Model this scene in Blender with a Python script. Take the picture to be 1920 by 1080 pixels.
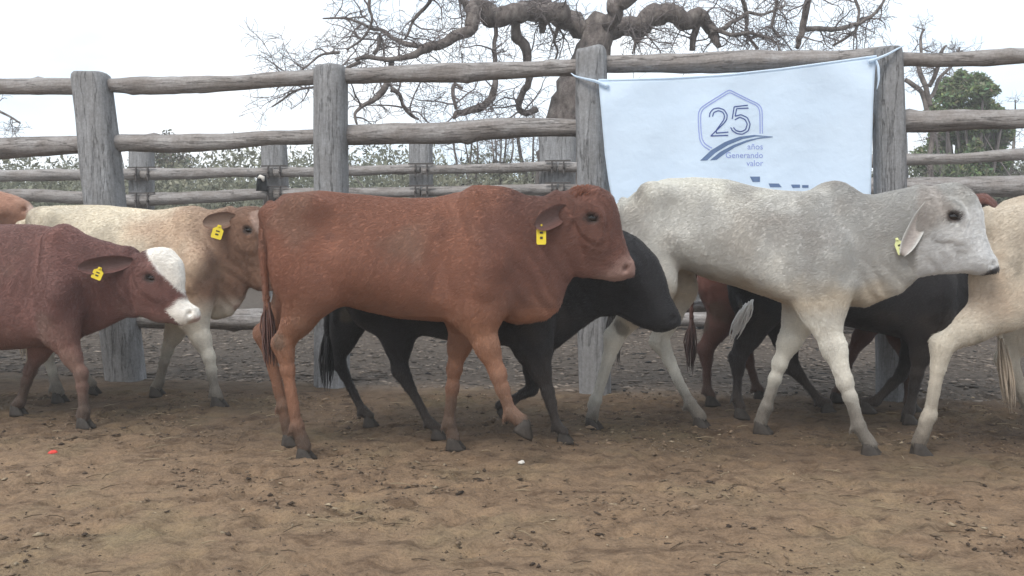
import bpy, bmesh, math, random
import numpy as np
from mathutils import Vector, Matrix

for o in list(bpy.data.objects):
    bpy.data.objects.remove(o)
random.seed(7)
rng = np.random.default_rng(7)
C = bpy.context.scene.collection
R = math.radians

# ------------------------------------------------------------------ camera
F, H, YH = 1663.0, 0.93, 455.0          # focal length in photo pixels, eye height, horizon row
PITCH = math.atan((540 - YH) / F)
cam_d = bpy.data.cameras.new('camera')
cam = bpy.data.objects.new('camera', cam_d)
C.objects.link(cam)
cam_d.sensor_width = 36.0
cam_d.lens = 36.0 * F / 1920.0
cam_d.clip_start = 0.05
cam_d.clip_end = 3000.0
cam.location = (0, 0, H)
cam.rotation_euler = (math.pi / 2 - PITCH, 0, 0)
bpy.context.scene.camera = cam

# ------------------------------------------------------------------ world: bright thin overcast
SUN_EL, SUN_AZ = R(50), R(212)          # azimuth measured clockwise from +Y
world = bpy.data.worlds.new('World')
bpy.context.scene.world = world
world.use_nodes = True
wn, wl = world.node_tree.nodes, world.node_tree.links
wn.clear()
wout = wn.new('ShaderNodeOutputWorld')
sky = wn.new('ShaderNodeTexSky')
sky.sky_type = 'NISHITA'
sky.sun_disc = False
sky.sun_elevation = SUN_EL
sky.sun_rotation = SUN_AZ
sky.air_density = 1.0
sky.dust_density = 2.0
bg1 = wn.new('ShaderNodeBackground'); bg1.inputs[1].default_value = 0.13
bg2 = wn.new('ShaderNodeBackground'); bg2.inputs[1].default_value = 0.93
wl.new(sky.outputs[0], bg1.inputs[0])
tc = wn.new('ShaderNodeTexCoord')
mp = wn.new('ShaderNodeMapping'); mp.inputs['Scale'].default_value = (1.6, 1.6, 4.5)
wl.new(tc.outputs['Generated'], mp.inputs[0])
nz = wn.new('ShaderNodeTexNoise'); nz.inputs['Scale'].default_value = 1.7
nz.inputs['Detail'].default_value = 7; nz.inputs['Roughness'].default_value = 0.55
wl.new(mp.outputs[0], nz.inputs['Vector'])
cr = wn.new('ShaderNodeValToRGB')
cr.color_ramp.elements[0].position = 0.36; cr.color_ramp.elements[0].color = (0.80, 0.80, 0.80, 1)
cr.color_ramp.elements[1].position = 0.60; cr.color_ramp.elements[1].color = (1, 1, 1, 1)
wl.new(nz.outputs[0], cr.inputs[0])
cr2 = wn.new('ShaderNodeValToRGB')
cr2.color_ramp.elements[0].position = 0.35; cr2.color_ramp.elements[0].color = (0.74, 0.87, 1.0, 1)
cr2.color_ramp.elements[1].position = 0.62; cr2.color_ramp.elements[1].color = (0.91, 0.955, 1.0, 1)
wl.new(nz.outputs[0], cr2.inputs[0])
wl.new(cr2.outputs[0], bg2.inputs[0])
mx = wn.new('ShaderNodeMixShader')
wl.new(cr.outputs[0], mx.inputs[0]); wl.new(bg1.outputs[0], mx.inputs[1]); wl.new(bg2.outputs[0], mx.inputs[2])
wl.new(mx.outputs[0], wout.inputs[0])

sun_d = bpy.data.lights.new('sun', 'SUN')
sun_d.energy = 1.5
sun_d.angle = R(25)
sun_d.color = (1.0, 0.96, 0.9)
sun = bpy.data.objects.new('sun', sun_d)
C.objects.link(sun)
sd = Vector((math.sin(SUN_AZ) * math.cos(SUN_EL), math.cos(SUN_AZ) * math.cos(SUN_EL), math.sin(SUN_EL)))
sun.rotation_euler = sd.to_track_quat('Z', 'Y').to_euler()

vs = bpy.context.scene.view_settings
vs.view_transform = 'Standard'
vs.look = 'None'
vs.gamma = 1.0
vs.exposure = 0.68
bpy.context.scene.render.resolution_x = 1024
bpy.context.scene.render.resolution_y = 576


# ------------------------------------------------------------------ geometry helpers
def ray(x, y):
    u = (x - 960) / F
    v = -(y - 540) / F
    return np.array((u, math.cos(PITCH) + v * math.sin(PITCH), -math.sin(PITCH) + v * math.cos(PITCH)))


def at(x, y, Y):
    d = ray(x, y)
    l = Y / d[1]
    return Vector((d[0] * l, Y, H + d[2] * l))


class Plane:
    """vertical plane through the point of column x at distance Y, running along heading yaw"""
    def __init__(s, x, Y, yaw):
        s.a = R(yaw)
        s.e = np.array((math.cos(s.a), math.sin(s.a)))
        s.n = np.array((-math.sin(s.a), math.cos(s.a)))
        s.o = np.array(((x - 960) / F * Y, Y))

    def p(s, x, y, off=0.0):
        d = ray(x, y)
        l = (off + s.o @ s.n) / (d[:2] @ s.n)
        q = d[:2] * l - s.o
        return np.array((q @ s.e, off, H + d[2] * l))


def tag(o, label=None, cat=None, group=None, kind=None):
    if label: o['label'] = label
    if cat: o['category'] = cat
    if group: o['group'] = group
    if kind: o['kind'] = kind
    return o


def empty(name, loc=(0, 0, 0), rz=0.0):
    o = bpy.data.objects.new(name, None)
    o.empty_display_size = 0.2
    o.location = loc
    o.rotation_euler = (0, 0, rz)
    C.objects.link(o)
    return o


def mesh_obj(name, verts, faces, mat=None, parent=None, smooth=True, cols=None):
    me = bpy.data.meshes.new(name)
    me.from_pydata([tuple(map(float, v)) for v in verts], [], [tuple(map(int, f)) for f in faces])
    return finish(name, me, mat, parent, smooth, cols)


def finish(name, me, mat, parent, smooth, cols=None):
    if smooth:
        me.polygons.foreach_set('use_smooth', np.ones(len(me.polygons), dtype=bool))
    if cols is not None:
        at_ = me.color_attributes.new('Col', 'FLOAT_COLOR', 'POINT')
        c4 = np.ones((len(me.vertices), 4), dtype=np.float32)
        c4[:, :3] = cols
        at_.data.foreach_set('color', c4.ravel())
    if mat: me.materials.append(mat)
    o = bpy.data.objects.new(name, me)
    C.objects.link(o)
    if parent: o.parent = parent
    return o


def np_mesh(name, V, Q, mat, parent=None, smooth=True, cols=None):
    """fast mesh from an (n,3) array and an (m,k) index array"""
    me = bpy.data.meshes.new(name)
    V = np.asarray(V, dtype=np.float32); Q = np.asarray(Q, dtype=np.int32)
    k = Q.shape[1]
    me.vertices.add(len(V)); me.vertices.foreach_set('co', V.ravel())
    me.loops.add(Q.size); me.loops.foreach_set('vertex_index', Q.ravel())
    me.polygons.add(len(Q))
    me.polygons.foreach_set('loop_start', np.arange(0, Q.size, k, dtype=np.int32))
    me.update(calc_edges=True)
    me.validate()
    return finish(name, me, mat, parent, smooth, cols)


_lat = rng.random((64, 64, 64)).astype(np.float32)


def vnoise(p, scale=1.0, octaves=3):
    """value noise, p (n,3) -> about [-1,1]"""
    p = np.asarray(p, dtype=np.float64) * scale
    out = np.zeros(p.shape[:-1]); amp = 1.0; tot = 0
    for _ in range(octaves):
        i = np.floor(p).astype(int); f = p - i; f = f * f * (3 - 2 * f)
        def L(a, b, c): return _lat[(i[..., 0] + a) % 64, (i[..., 1] + b) % 64, (i[..., 2] + c) % 64]
        x0 = L(0, 0, 0) * (1 - f[..., 0]) + L(1, 0, 0) * f[..., 0]
        x1 = L(0, 1, 0) * (1 - f[..., 0]) + L(1, 1, 0) * f[..., 0]
        x2 = L(0, 0, 1) * (1 - f[..., 0]) + L(1, 0, 1) * f[..., 0]
        x3 = L(0, 1, 1) * (1 - f[..., 0]) + L(1, 1, 1) * f[..., 0]
        y0 = x0 * (1 - f[..., 1]) + x1 * f[..., 1]
        y1 = x2 * (1 - f[..., 1]) + x3 * f[..., 1]
        out += amp * ((y0 * (1 - f[..., 2]) + y1 * f[..., 2]) * 2 - 1)
        tot += amp; amp *= 0.5; p = p * 2.03 + 11.7
    return out / tot


def sstep(a, b, x):
    t = np.clip((x - a) / (b - a), 0, 1)
    return t * t * (3 - 2 * t)


def tube(pts, rad, sides=8, squash=1.0, rough=0.0, cap=True, rs=None, up=None):
    """tube through points with a radius each; returns verts, quads as lists"""
    pts = np.asarray(pts, dtype=float); n = len(pts)
    rad = np.broadcast_to(np.asarray(rad, dtype=float), (n,))
    tang = np.gradient(pts, axis=0)
    tang /= np.linalg.norm(tang, axis=1)[:, None] + 1e-9
    u = np.array(up if up is not None else (0.0, 0.0, 1.0))
    if abs(tang[0] @ u) > 0.9: u = np.array((1.0, 0, 0))
    V = []; ang = np.arange(sides) * 2 * math.pi / sides
    prev = np.cross(tang[0], u); prev /= np.linalg.norm(prev)
    for i in range(n):
        a = prev - tang[i] * (prev @ tang[i]); a /= np.linalg.norm(a) + 1e-9
        b = np.cross(tang[i], a); prev = a
        r = rad[i] * np.ones(sides)
        ring = pts[i] + np.outer(np.cos(ang) * r, a) + np.outer(np.sin(ang) * r * squash, b)
        V.append(ring)
    V = np.concatenate(V)
    if rough:
        cen = np.repeat(pts, sides, axis=0)
        d = V - cen
        V = cen + d * (1 + rough * vnoise(V, 1.0 / (rs or 0.08), 3))[:, None]
    Q = []
    for i in range(n - 1):
        for j in range(sides):
            k = (j + 1) % sides
            Q.append((i * sides + j, i * sides + k, (i + 1) * sides + k, (i + 1) * sides + j))
    V = list(V)
    if cap:
        V.append(pts[0]); V.append(pts[-1]); c0, c1 = len(V) - 2, len(V) - 1
        for j in range(sides):
            k = (j + 1) % sides
            Q.append((c0, k, j, j)); Q.append((c1, (n - 1) * sides + j, (n - 1) * sides + k, (n - 1) * sides + k))
    return V, Q


def fixq(Q):
    return [q[:3] if q[2] == q[3] else q for q in Q]


class MB:
    def __init__(s): s.V = []; s.Q = []
    def add(s, V, Q):
        o = len(s.V); s.V.extend(V); s.Q.extend([tuple(i + o for i in q) for q in Q])
    def tube(s, *a, **k):
        V, Q = tube(*a, **k); s.add(V, fixq(Q))
    def box(s, c, d, rot=None):
        v = [np.array((x, y, z)) * np.array(d) / 2 for x in (-1, 1) for y in (-1, 1) for z in (-1, 1)]
        if rot is not None: v = [rot @ w for w in v]
        s.add([w + np.array(c) for w in v], [(0, 1, 3, 2), (4, 6, 7, 5), (0, 4, 5, 1), (2, 3, 7, 6), (0, 2, 6, 4), (1, 5, 7, 3)])
    def build(s, name, mat, parent=None, smooth=True, cols=None):
        return mesh_obj(name, s.V, s.Q, mat, parent, smooth, cols)


def resample(pts, n):
    pts = np.asarray(pts, dtype=float)
    d = np.r_[0, np.cumsum(np.linalg.norm(np.diff(pts[:, :3], axis=0), axis=1))]
    t = np.linspace(0, d[-1], n)
    return np.stack([np.interp(t, d, pts[:, k]) for k in range(pts.shape[1])], 1)


def smooth_line(pts, n):
    p = resample(pts, n)
    for _ in range(max(2, n // len(pts) // 2)):
        p[1:-1] = (p[:-2] + 2 * p[1:-1] + p[2:]) / 4
    return p


# ------------------------------------------------------------------ materials
def new_mat(name):
    m = bpy.data.materials.new(name); m.use_nodes = True
    nt = m.node_tree; b = nt.nodes['Principled BSDF']
    b.inputs['Specular IOR Level'].default_value = 0.25
    return m, nt.nodes, nt.links, b


def ramp(n, l, src, stops):
    r = n.new('ShaderNodeValToRGB')
    e = r.color_ramp.elements
    while len(e) < len(stops): e.new(0.5)
    for k, (p, c) in enumerate(stops):
        e[k].position = p; e[k].color = (*c, 1)
    l.new(src, r.inputs[0])
    return r


def noise(n, l, vec, scale, detail=5, rough=0.6):
    t = n.new('ShaderNodeTexNoise')
    t.inputs['Scale'].default_value = scale; t.inputs['Detail'].default_value = detail; t.inputs['Roughness'].default_value = rough
    if vec is not None: l.new(vec, t.inputs['Vector'])
    return t


def mapped(n, l, scale, coord='Object', rand=0.0):
    t = n.new('ShaderNodeTexCoord'); m = n.new('ShaderNodeMapping'); m.inputs['Scale'].default_value = scale
    l.new(t.outputs[coord], m.inputs[0])
    if rand:
        oi = n.new('ShaderNodeObjectInfo'); mm = n.new('ShaderNodeMath'); mm.operation = 'MULTIPLY'; mm.inputs[1].default_value = rand
        cx = n.new('ShaderNodeCombineXYZ')
        l.new(oi.outputs['Random'], mm.inputs[0]); l.new(mm.outputs[0], cx.inputs[0]); l.new(mm.outputs[0], cx.inputs[1]); l.new(mm.outputs[0], cx.inputs[2])
        l.new(cx.outputs[0], m.inputs['Location'])
    return m.outputs[0]


def mixc(n, l, a, b, fac, mode='MIX'):
    m = n.new('ShaderNodeMix'); m.data_type = 'RGBA'; m.blend_type = mode
    for sock, v in ((6, a), (7, b), (0, fac)):
        if isinstance(v, (tuple, list)): m.inputs[sock].default_value = (*v, 1)
        elif isinstance(v, (int, float)): m.inputs[sock].default_value = v
        else: l.new(v, m.inputs[sock])
    return m.outputs[2]


def bump(n, l, b, h, dist, strength=1.0):
    p = n.new('ShaderNodeBump'); p.inputs['Distance'].default_value = dist; p.inputs['Strength'].default_value = strength
    l.new(h, p.inputs['Height']); l.new(p.outputs[0], b.inputs['Normal'])


def flat_mat(name, col, rough=0.7, var=0.15, scale=30, bd=0.0):
    m, n, l, b = new_mat(name)
    t = noise(n, l, mapped(n, l, (1, 1, 1)), scale)
    r = ramp(n, l, t.outputs[0], [(0.3, tuple(c * (1 - var) for c in col)), (0.7, tuple(min(1, c * (1 + var)) for c in col))])
    l.new(r.outputs[0], b.inputs['Base Color']); b.inputs['Roughness'].default_value = rough
    if bd: bump(n, l, b, t.outputs[0], bd)
    return m


def wood_mat(name, axis, c_dark, c_mid, c_light, tint):
    m, n, l, b = new_mat(name)
    sc = [34] * 3; sc[axis] = 3.0
    g = noise(n, l, mapped(n, l, tuple(sc), rand=37.0), 1.0, 9, 0.7)
    g2 = noise(n, l, mapped(n, l, tuple([4.5 if k != axis else 2.6 for k in range(3)]), rand=19.0), 1.6, 7, 0.68)
    g3 = noise(n, l, mapped(n, l, (55, 55, 55), rand=29.0), 1.0, 4, 0.7)
    r = ramp(n, l, g.outputs[0], [(0.28, c_dark), (0.46, c_mid), (0.70, c_light)])
    r2 = ramp(n, l, g2.outputs[0], [(0.40, (0, 0, 0)), (0.60, (1, 1, 1))])
    mm = n.new('ShaderNodeMath'); mm.operation = 'MULTIPLY'; mm.inputs[1].default_value = 0.65
    l.new(r2.outputs[0], mm.inputs[0])
    tn = mixc(n, l, r.outputs[0], tint, mm.outputs[0])
    r3 = ramp(n, l, g3.outputs[0], [(0.3, (0.72, 0.71, 0.70)), (0.55, (1, 1, 1)), (0.75, (1.2, 1.2, 1.2))])
    tn = mixc(n, l, tn, r3.outputs[0], 0.8, 'MULTIPLY')
    # drying cracks along the grain
    sc3 = [15] * 3; sc3[axis] = 1.1
    ck = noise(n, l, mapped(n, l, tuple(sc3), rand=53.0), 1.0, 5, 0.6)
    rc = ramp(n, l, ck.outputs[0], [(0.488, (1, 1, 1)), (0.498, (0.5, 0.49, 0.48)), (0.508, (1, 1, 1))])
    col = mixc(n, l, tn, rc.outputs[0], 0.75, 'MULTIPLY')
    l.new(col, b.inputs['Base Color']); b.inputs['Roughness'].default_value = 0.9
    ad = n.new('ShaderNodeMath'); ad.operation = 'MULTIPLY_ADD'; ad.inputs[1].default_value = 0.9
    l.new(g2.outputs[0], ad.inputs[0]); l.new(g.outputs[0], ad.inputs[2])
    hh = n.new('ShaderNodeMath'); hh.operation = 'MULTIPLY'
    l.new(ad.outputs[0], hh.inputs[0]); l.new(rc.outputs[0], hh.inputs[1])
    bump(n, l, b, hh.outputs[0], 0.016, 0.9)
    return m


M_rail = wood_mat('weathered_rail', 0, (0.19, 0.175, 0.168), (0.30, 0.278, 0.268), (0.43, 0.405, 0.39), (0.215, 0.185, 0.165))
M_post = wood_mat('weathered_post', 2, (0.16, 0.158, 0.16), (0.255, 0.253, 0.257), (0.37, 0.367, 0.373), (0.21, 0.203, 0.2))
M_strap = flat_mat('rusty_strap', (0.08, 0.07, 0.066), 0.6)


def coat_mat(name='coat'):
    m, n, l, b = new_mat(name)
    a = n.new('ShaderNodeAttribute'); a.attribute_name = 'Col'
    v = mapped(n, l, (9, 9, 5), rand=23.0)
    t = noise(n, l, v, 1.0, 6, 0.6)
    r = ramp(n, l, t.outputs[0], [(0.25, (0.72, 0.72, 0.74)), (0.5, (1, 1, 1)), (0.75, (1.18, 1.16, 1.12))])
    c = mixc(n, l, a.outputs['Color'], r.outputs[0], 1.0, 'MULTIPLY')
    vf = mapped(n, l, (60, 60, 260), rand=11.0)
    tf = noise(n, l, vf, 1.0, 4, 0.7)
    rf = ramp(n, l, tf.outputs[0], [(0.3, (0.78, 0.78, 0.78)), (0.7, (1.18, 1.18, 1.18))])
    c = mixc(n, l, c, rf.outputs[0], 0.8, 'MULTIPLY')
    l.new(c, b.inputs['Base Color'])
    b.inputs['Roughness'].default_value = 0.72
    b.inputs['Specular IOR Level'].default_value = 0.22
    b.inputs['Sheen Weight'].default_value = 0.12
    b.inputs['Sheen Roughness'].default_value = 0.5
    bump(n, l, b, tf.outputs[0], 0.006, 0.6)
    return m


M_coat = coat_mat()
M_hoof = flat_mat('hoof_horn', (0.042, 0.034, 0.028), 0.6, 0.3, 60)
M_eye, _n, _l, _b = new_mat('eye'); _b.inputs['Base Color'].default_value = (0.012, 0.008, 0.006, 1); _b.inputs['Roughness'].default_value = 0.08; _b.inputs['Specular IOR Level'].default_value = 0.5
M_tag = flat_mat('yellow_tag', (0.72, 0.55, 0.04), 0.45, 0.06)
M_paletag = flat_mat('pale_tag', (0.68, 0.70, 0.34), 0.45, 0.06)
M_ink = flat_mat('tag_ink', (0.05, 0.045, 0.03), 0.6)


# ------------------------------------------------------------------ implicit animal builder
class Field:
    def __init__(s, lo, hi, h):
        s.lo = np.array(lo); s.h = h
        s.n = np.ceil((np.array(hi) - s.lo) / h).astype(int) + 1
        s.ax = [(s.lo[k] + np.arange(s.n[k]) * h).astype(np.float32) for k in range(3)]
        s.F = np.full(s.n, 0.6, dtype=np.float32)

    def sub(s, lo, hi):
        i0 = np.clip(np.floor((np.array(lo) - s.lo) / s.h).astype(int), 0, s.n)
        i1 = np.clip(np.ceil((np.array(hi) - s.lo) / s.h).astype(int) + 1, 0, s.n)
        sl = tuple(slice(a, b) for a, b in zip(i0, i1))
        X = s.ax[0][sl[0]][:, None, None]; Y = s.ax[1][sl[1]][None, :, None]; Z = s.ax[2][sl[2]][None, None, :]
        return sl, X, Y, Z

    def put(s, sl, d, k):
        f = s.F[sl]
        if k <= 0: s.F[sl] = np.minimum(f, d); return
        hh = np.maximum(k - np.abs(f - d), 0) / k
        s.F[sl] = np.minimum(f, d) - hh * hh * k * 0.25

    def cut(s, sl, d, k):
        f = s.F[sl]; d = -d
        hh = np.maximum(k - np.abs(f - d), 0) / k
        s.F[sl] = np.maximum(f, d) + hh * hh * k * 0.25

    def cone(s, a, b, r1, r2, k=0.03, ts=1.0, cut=False):
        a = np.array(a, dtype=np.float32); b = np.array(b, dtype=np.float32)
        m = max(r1, r2) * max(1, ts) + k + 0.03
        sl, X, Y, Z = s.sub(np.minimum(a, b) - m, np.maximum(a, b) + m)
        ba = b - a; ba2 = ba.copy(); ba2[1] /= ts
        px = X - a[0]; py = (Y - a[1]) / ts; pz = Z - a[2]
        hh = np.clip((px * ba2[0] + py * ba2[1] + pz * ba2[2]) / max(float(ba2 @ ba2), 1e-9), 0, 1)
        d = np.sqrt((px - ba2[0] * hh) ** 2 + (py - ba2[1] * hh) ** 2 + (pz - ba2[2] * hh) ** 2) - (r1 + (r2 - r1) * hh)
        d = d * min(1.0, ts) if ts < 1 else d
        (s.cut if cut else s.put)(sl, d, k)

    def blob(s, c, r, k=0.04, rot=0.0, cut=False):
        """ellipsoid, rot turns it in the side plane"""
        c = np.array(c); r = np.array(r, dtype=np.float32)
        m = max(r) + k + 0.03
        sl, X, Y, Z = s.sub(c - m, c + m)
        dx, dy, dz = X - c[0], Y - c[1], Z - c[2]
        ca, sa = math.cos(rot), math.sin(rot)
        qx = dx * ca + dz * sa; qz = -dx * sa + dz * ca
        k0 = np.sqrt((qx / r[0]) ** 2 + (dy / r[1]) ** 2 + (qz / r[2]) ** 2)
        k1 = np.sqrt((qx / r[0] ** 2) ** 2 + (dy / r[1] ** 2) ** 2 + (qz / r[2] ** 2) ** 2) + 1e-6
        d = k0 * (k0 - 1) / k1
        (s.cut if cut else s.put)(sl, d, k)

    def loft(s, A, B, top, bot, W, skew=0.0, cap=(0.1, 0.1), k=0.04, power=2.0, tc=0.0):
        """body along the axis A->B in the side plane: top and bottom outlines (points), W = [(fraction, half width)]"""
        A = np.array(A)[[0, 2]]; B = np.array(B)[[0, 2]]
        e = (B - A) / np.linalg.norm(B - A); u = np.array((-e[1], e[0])); L = np.linalg.norm(B - A)
        def prof(P):
            q = np.array([((p[0] - A[0]) * e[0] + (p[2] - A[1]) * e[1], (p[0] - A[0]) * u[0] + (p[2] - A[1]) * u[1]) for p in P])
            return q[np.argsort(q[:, 0])]
        T, Bo = prof(top), prof(bot)
        h0 = min(T[0, 0], Bo[0, 0]); h1 = max(T[-1, 0], Bo[-1, 0])
        hs = np.linspace(h0, h1, 160)
        tt = np.interp(hs, T[:, 0], T[:, 1]); bb = np.interp(hs, Bo[:, 0], Bo[:, 1])
        Wf = np.array(W); ww = np.interp((hs - h0) / (h1 - h0), Wf[:, 0], Wf[:, 1])
        ker = np.hanning(17); ker /= ker.sum()
        sm = lambda q: np.convolve(np.pad(q, 8, mode='edge'), ker, 'valid')
        tt, bb, ww = sm(tt), sm(bb), sm(ww)
        P = np.array([p for p in list(top) + list(bot)]); m = 0.12 + k
        lo = np.array((P[:, 0].min() - m, tc - ww.max() * 1.3 - m, P[:, 2].min() - m)); hi = np.array((P[:, 0].max() + m, tc + ww.max() * 1.3 + m, P[:, 2].max() + m))
        sl, X, Y, Z = s.sub(lo, hi)
        hh = (X - A[0]) * e[0] + (Z - A[1]) * e[1]
        vv = (X - A[0]) * u[0] + (Z - A[1]) * u[1]
        hc = np.clip(hh, h0, h1)
        c = 1.0
        if cap[0] > 0: c = c * np.sqrt(np.clip(1 - np.clip((h0 + cap[0] - hh) / cap[0], 0, 1) ** 2, 0.0004, 1))
        if cap[1] > 0: c = c * np.sqrt(np.clip(1 - np.clip((hh - h1 + cap[1]) / cap[1], 0, 1) ** 2, 0.0004, 1))
        t_ = np.interp(hc, hs, tt); b_ = np.interp(hc, hs, bb); w_ = np.interp(hc, hs, ww)
        zc = (t_ + b_) / 2; a_ = np.maximum((t_ - b_) / 2, 0.01) * c; w_ = w_ * c
        q = (vv - zc) / a_
        wf = np.clip(1 + skew * np.clip(q, -1, 1), 0.22, 2.0)
        rho = (np.abs((Y - tc) / (w_ * wf)) ** power + np.abs(q) ** power) ** (1 / power)
        d = (rho - 1) * np.minimum(a_, w_)
        d = np.maximum(d, np.maximum(h0 - hh, hh - h1))
        s.put(sl, d.astype(np.float32), k)
        return dict(A=A, e=e, u=u, h0=h0, h1=h1)

    def mesh(s):
        F, n, h = s.F, s.n, s.h
        ins = F < 0
        cnt = sum(ins[a:n[0] - 1 + a, b:n[1] - 1 + b, c:n[2] - 1 + c].astype(np.int8) for a in (0, 1) for b in (0, 1) for c in (0, 1))
        act = np.argwhere((cnt > 0) & (cnt < 8))
        idx = np.full(tuple(n - 1), -1, dtype=np.int32); idx[tuple(act.T)] = np.arange(len(act))
        cor = np.array([(a, b, c) for a in (0, 1) for b in (0, 1) for c in (0, 1)])
        val = np.stack([F[tuple((act + c).T)] for c in cor], 1)
        acc = np.zeros((len(act), 3)); num = np.zeros(len(act))
        for i in range(8):
            for j in range(i + 1, 8):
                if np.abs(cor[i] - cor[j]).sum() != 1: continue
                va, vb = val[:, i], val[:, j]; m = (va < 0) != (vb < 0)
                t = np.where(m, va / np.where(m, va - vb, 1), 0)
                acc += np.where(m[:, None], cor[i] + t[:, None] * (cor[j] - cor[i]), 0); num += m
        V = s.lo + (act + acc / num[:, None]) * h
        Qs = []
        for ax in range(3):
            o1, o2 = [(1, 2), (2, 0), (0, 1)][ax]
            sa = [slice(None)] * 3; sb = [slice(None)] * 3
            sa[ax] = slice(0, n[ax] - 1); sb[ax] = slice(1, n[ax])
            A, B = ins[tuple(sa)], ins[tuple(sb)]
            E = np.argwhere(A != B)
            E = E[(E[:, o1] > 0) & (E[:, o2] > 0) & (E[:, o1] < n[o1] - 1) & (E[:, o2] < n[o2] - 1)]
            d1 = np.zeros(3, int); d1[o1] = 1; d2 = np.zeros(3, int); d2[o2] = 1
            q = np.stack([idx[tuple((E - d1 - d2).T)], idx[tuple((E - d2).T)], idx[tuple(E.T)], idx[tuple((E - d1).T)]], 1)
            flip = ~A[tuple(E.T)]
            q[flip] = q[flip][:, ::-1]
            Qs.append(q)
        Q = np.concatenate(Qs); Q = Q[(Q >= 0).all(1)]
        # light smoothing
        ed = np.concatenate([Q[:, [0, 1]], Q[:, [1, 2]], Q[:, [2, 3]], Q[:, [3, 0]]])
        for lam in (0.5, -0.3, 0.5, -0.3, 0.4):
            sm_ = np.zeros_like(V); c_ = np.zeros(len(V))
            for a, b in ((0, 1), (1, 0)):
                for kx in range(3): sm_[:, kx] += np.bincount(ed[:, a], weights=V[ed[:, b], kx], minlength=len(V))
                c_ += np.bincount(ed[:, a], minlength=len(V))
            V = V + lam * (sm_ / np.maximum(c_, 1)[:, None] - V)
        return V, Q


M_fur, n_, l_, b_ = new_mat('fur')
a__ = n_.new('ShaderNodeAttribute'); a__.attribute_name = 'Col'
l_.new(a__.outputs['Color'], b_.inputs['Base Color'])
b_.inputs['Roughness'].default_value = 0.42; b_.inputs['Specular IOR Level'].default_value = 0.45


def fur(V, Q, col, root, count, length, seed, zleg):
    """short hair lying along the coat, as hair curves"""
    r = np.random.default_rng(seed)
    A = V[Q[:, 0]]; B = V[Q[:, 1]]; Cc = V[Q[:, 2]]; D = V[Q[:, 3]]
    nn = np.cross(Cc - A, D - B); ar = np.linalg.norm(nn, axis=1); nn = nn / (ar[:, None] + 1e-12)
    f = np.searchsorted(np.cumsum(ar) / ar.sum(), r.random(count)); f = np.clip(f, 0, len(Q) - 1)
    u, v = r.random((count, 1)), r.random((count, 1))
    P = (A[f] * (1 - u) + B[f] * u) * (1 - v) + (D[f] * (1 - u) + Cc[f] * u) * v
    N = nn[f]
    flow = np.tile(np.array((-.75, 0, -.55)), (count, 1))
    flow[P[:, 2] < zleg] = (-.1, 0, -1)
    sw = vnoise(P, 5.0, 2)[:, None]; flow = flow + np.stack([sw[:, 0] * .3, sw[:, 0] * .2, -sw[:, 0] * .4], 1) + r.normal(size=(count, 3)) * .09
    flow -= N * (flow * N).sum(1)[:, None]; flow /= np.linalg.norm(flow, axis=1)[:, None] + 1e-9
    L = length * r.uniform(.5, 1.35, (count, 1))
    lift = r.uniform(.05, .15, (count, 1))
    p1 = P + (flow * .5 + N * lift * .75) * L; p2 = P + (flow * 1.0 + N * lift) * L
    pts = np.stack([P - N * .001, p1, p2], 1).reshape(-1, 3).astype(np.float32)
    hc = bpy.data.hair_curves.new('fur'); hc.add_curves([3] * count)
    hc.position_data.foreach_set('vector', pts.ravel())
    ra = hc.attributes.get('radius') or hc.attributes.new('radius', 'FLOAT', 'POINT')
    ra.data.foreach_set('value', np.tile(np.array((.00050, .00042, .0002), dtype=np.float32), count))
    ca = hc.attributes.new('Col', 'FLOAT_COLOR', 'CURVE')
    cc = np.ones((count, 4), dtype=np.float32)
    cc[:, :3] = np.clip(col[Q[f, 0]] * np.exp(r.normal(size=(count, 1)) * .05), 0, 1)
    ca.data.foreach_set('color', cc.ravel())
    hc.materials.append(M_fur)
    o = bpy.data.objects.new('fur', hc); C.objects.link(o); o.parent = root
    return o


# hoof: two claws, shared mesh
def hoof_mesh():
    mb = MB()
    for sgn in (-1, 1):
        rings = []
        for z, l0, l1, w in ((0.0, -0.036, 0.052, 0.034), (0.012, -0.036, 0.050, 0.034), (0.040, -0.032, 0.026, 0.030), (0.060, -0.028, 0.012, 0.026), (0.066, -0.02, 0.004, 0.018)):
            ring = []
            for k in range(12):
                a = 2 * math.pi * k / 12
                x = (l0 + l1) / 2 + (l1 - l0) / 2 * math.cos(a) * (1.0 if math.cos(a) < 0 else 1.0)
                y = sgn * (0.003 + w / 2) + w / 2 * math.sin(a) * (0.75 if math.cos(a) > 0.6 else 1.0) * (1 if sgn * math.sin(a) > 0 else 0.85)
                ring.append(np.array((x, y, z)))
            rings.append(ring)
        V = [p for r in rings for p in r]; n = 12; Q = []
        for i in range(len(rings) - 1):
            for j in range(n):
                k = (j + 1) % n; Q.append((i * n + j, i * n + k, (i + 1) * n + k, (i + 1) * n + j))
        Q.append(tuple(range(n - 1, -1, -1))); Q.append(tuple((len(rings) - 1) * n + j for j in range(n)))
        mb.add(V, Q)
    me = bpy.data.meshes.new('hoof')
    me.from_pydata([tuple(v) for v in mb.V], [], mb.Q)
    me.polygons.foreach_set('use_smooth', [len(p.vertices) == 4 for p in me.polygons])
    me.materials.append(M_hoof)
    return me


HOOF = hoof_mesh()
_bm = bmesh.new(); bmesh.ops.create_uvsphere(_bm, u_segments=14, v_segments=10, radius=1.0)
EYE = bpy.data.meshes.new('eye'); _bm.to_mesh(EYE); _bm.free(); EYE.materials.append(M_eye)
EYE.polygons.foreach_set('use_smooth', np.ones(len(EYE.polygons), dtype=bool))


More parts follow.
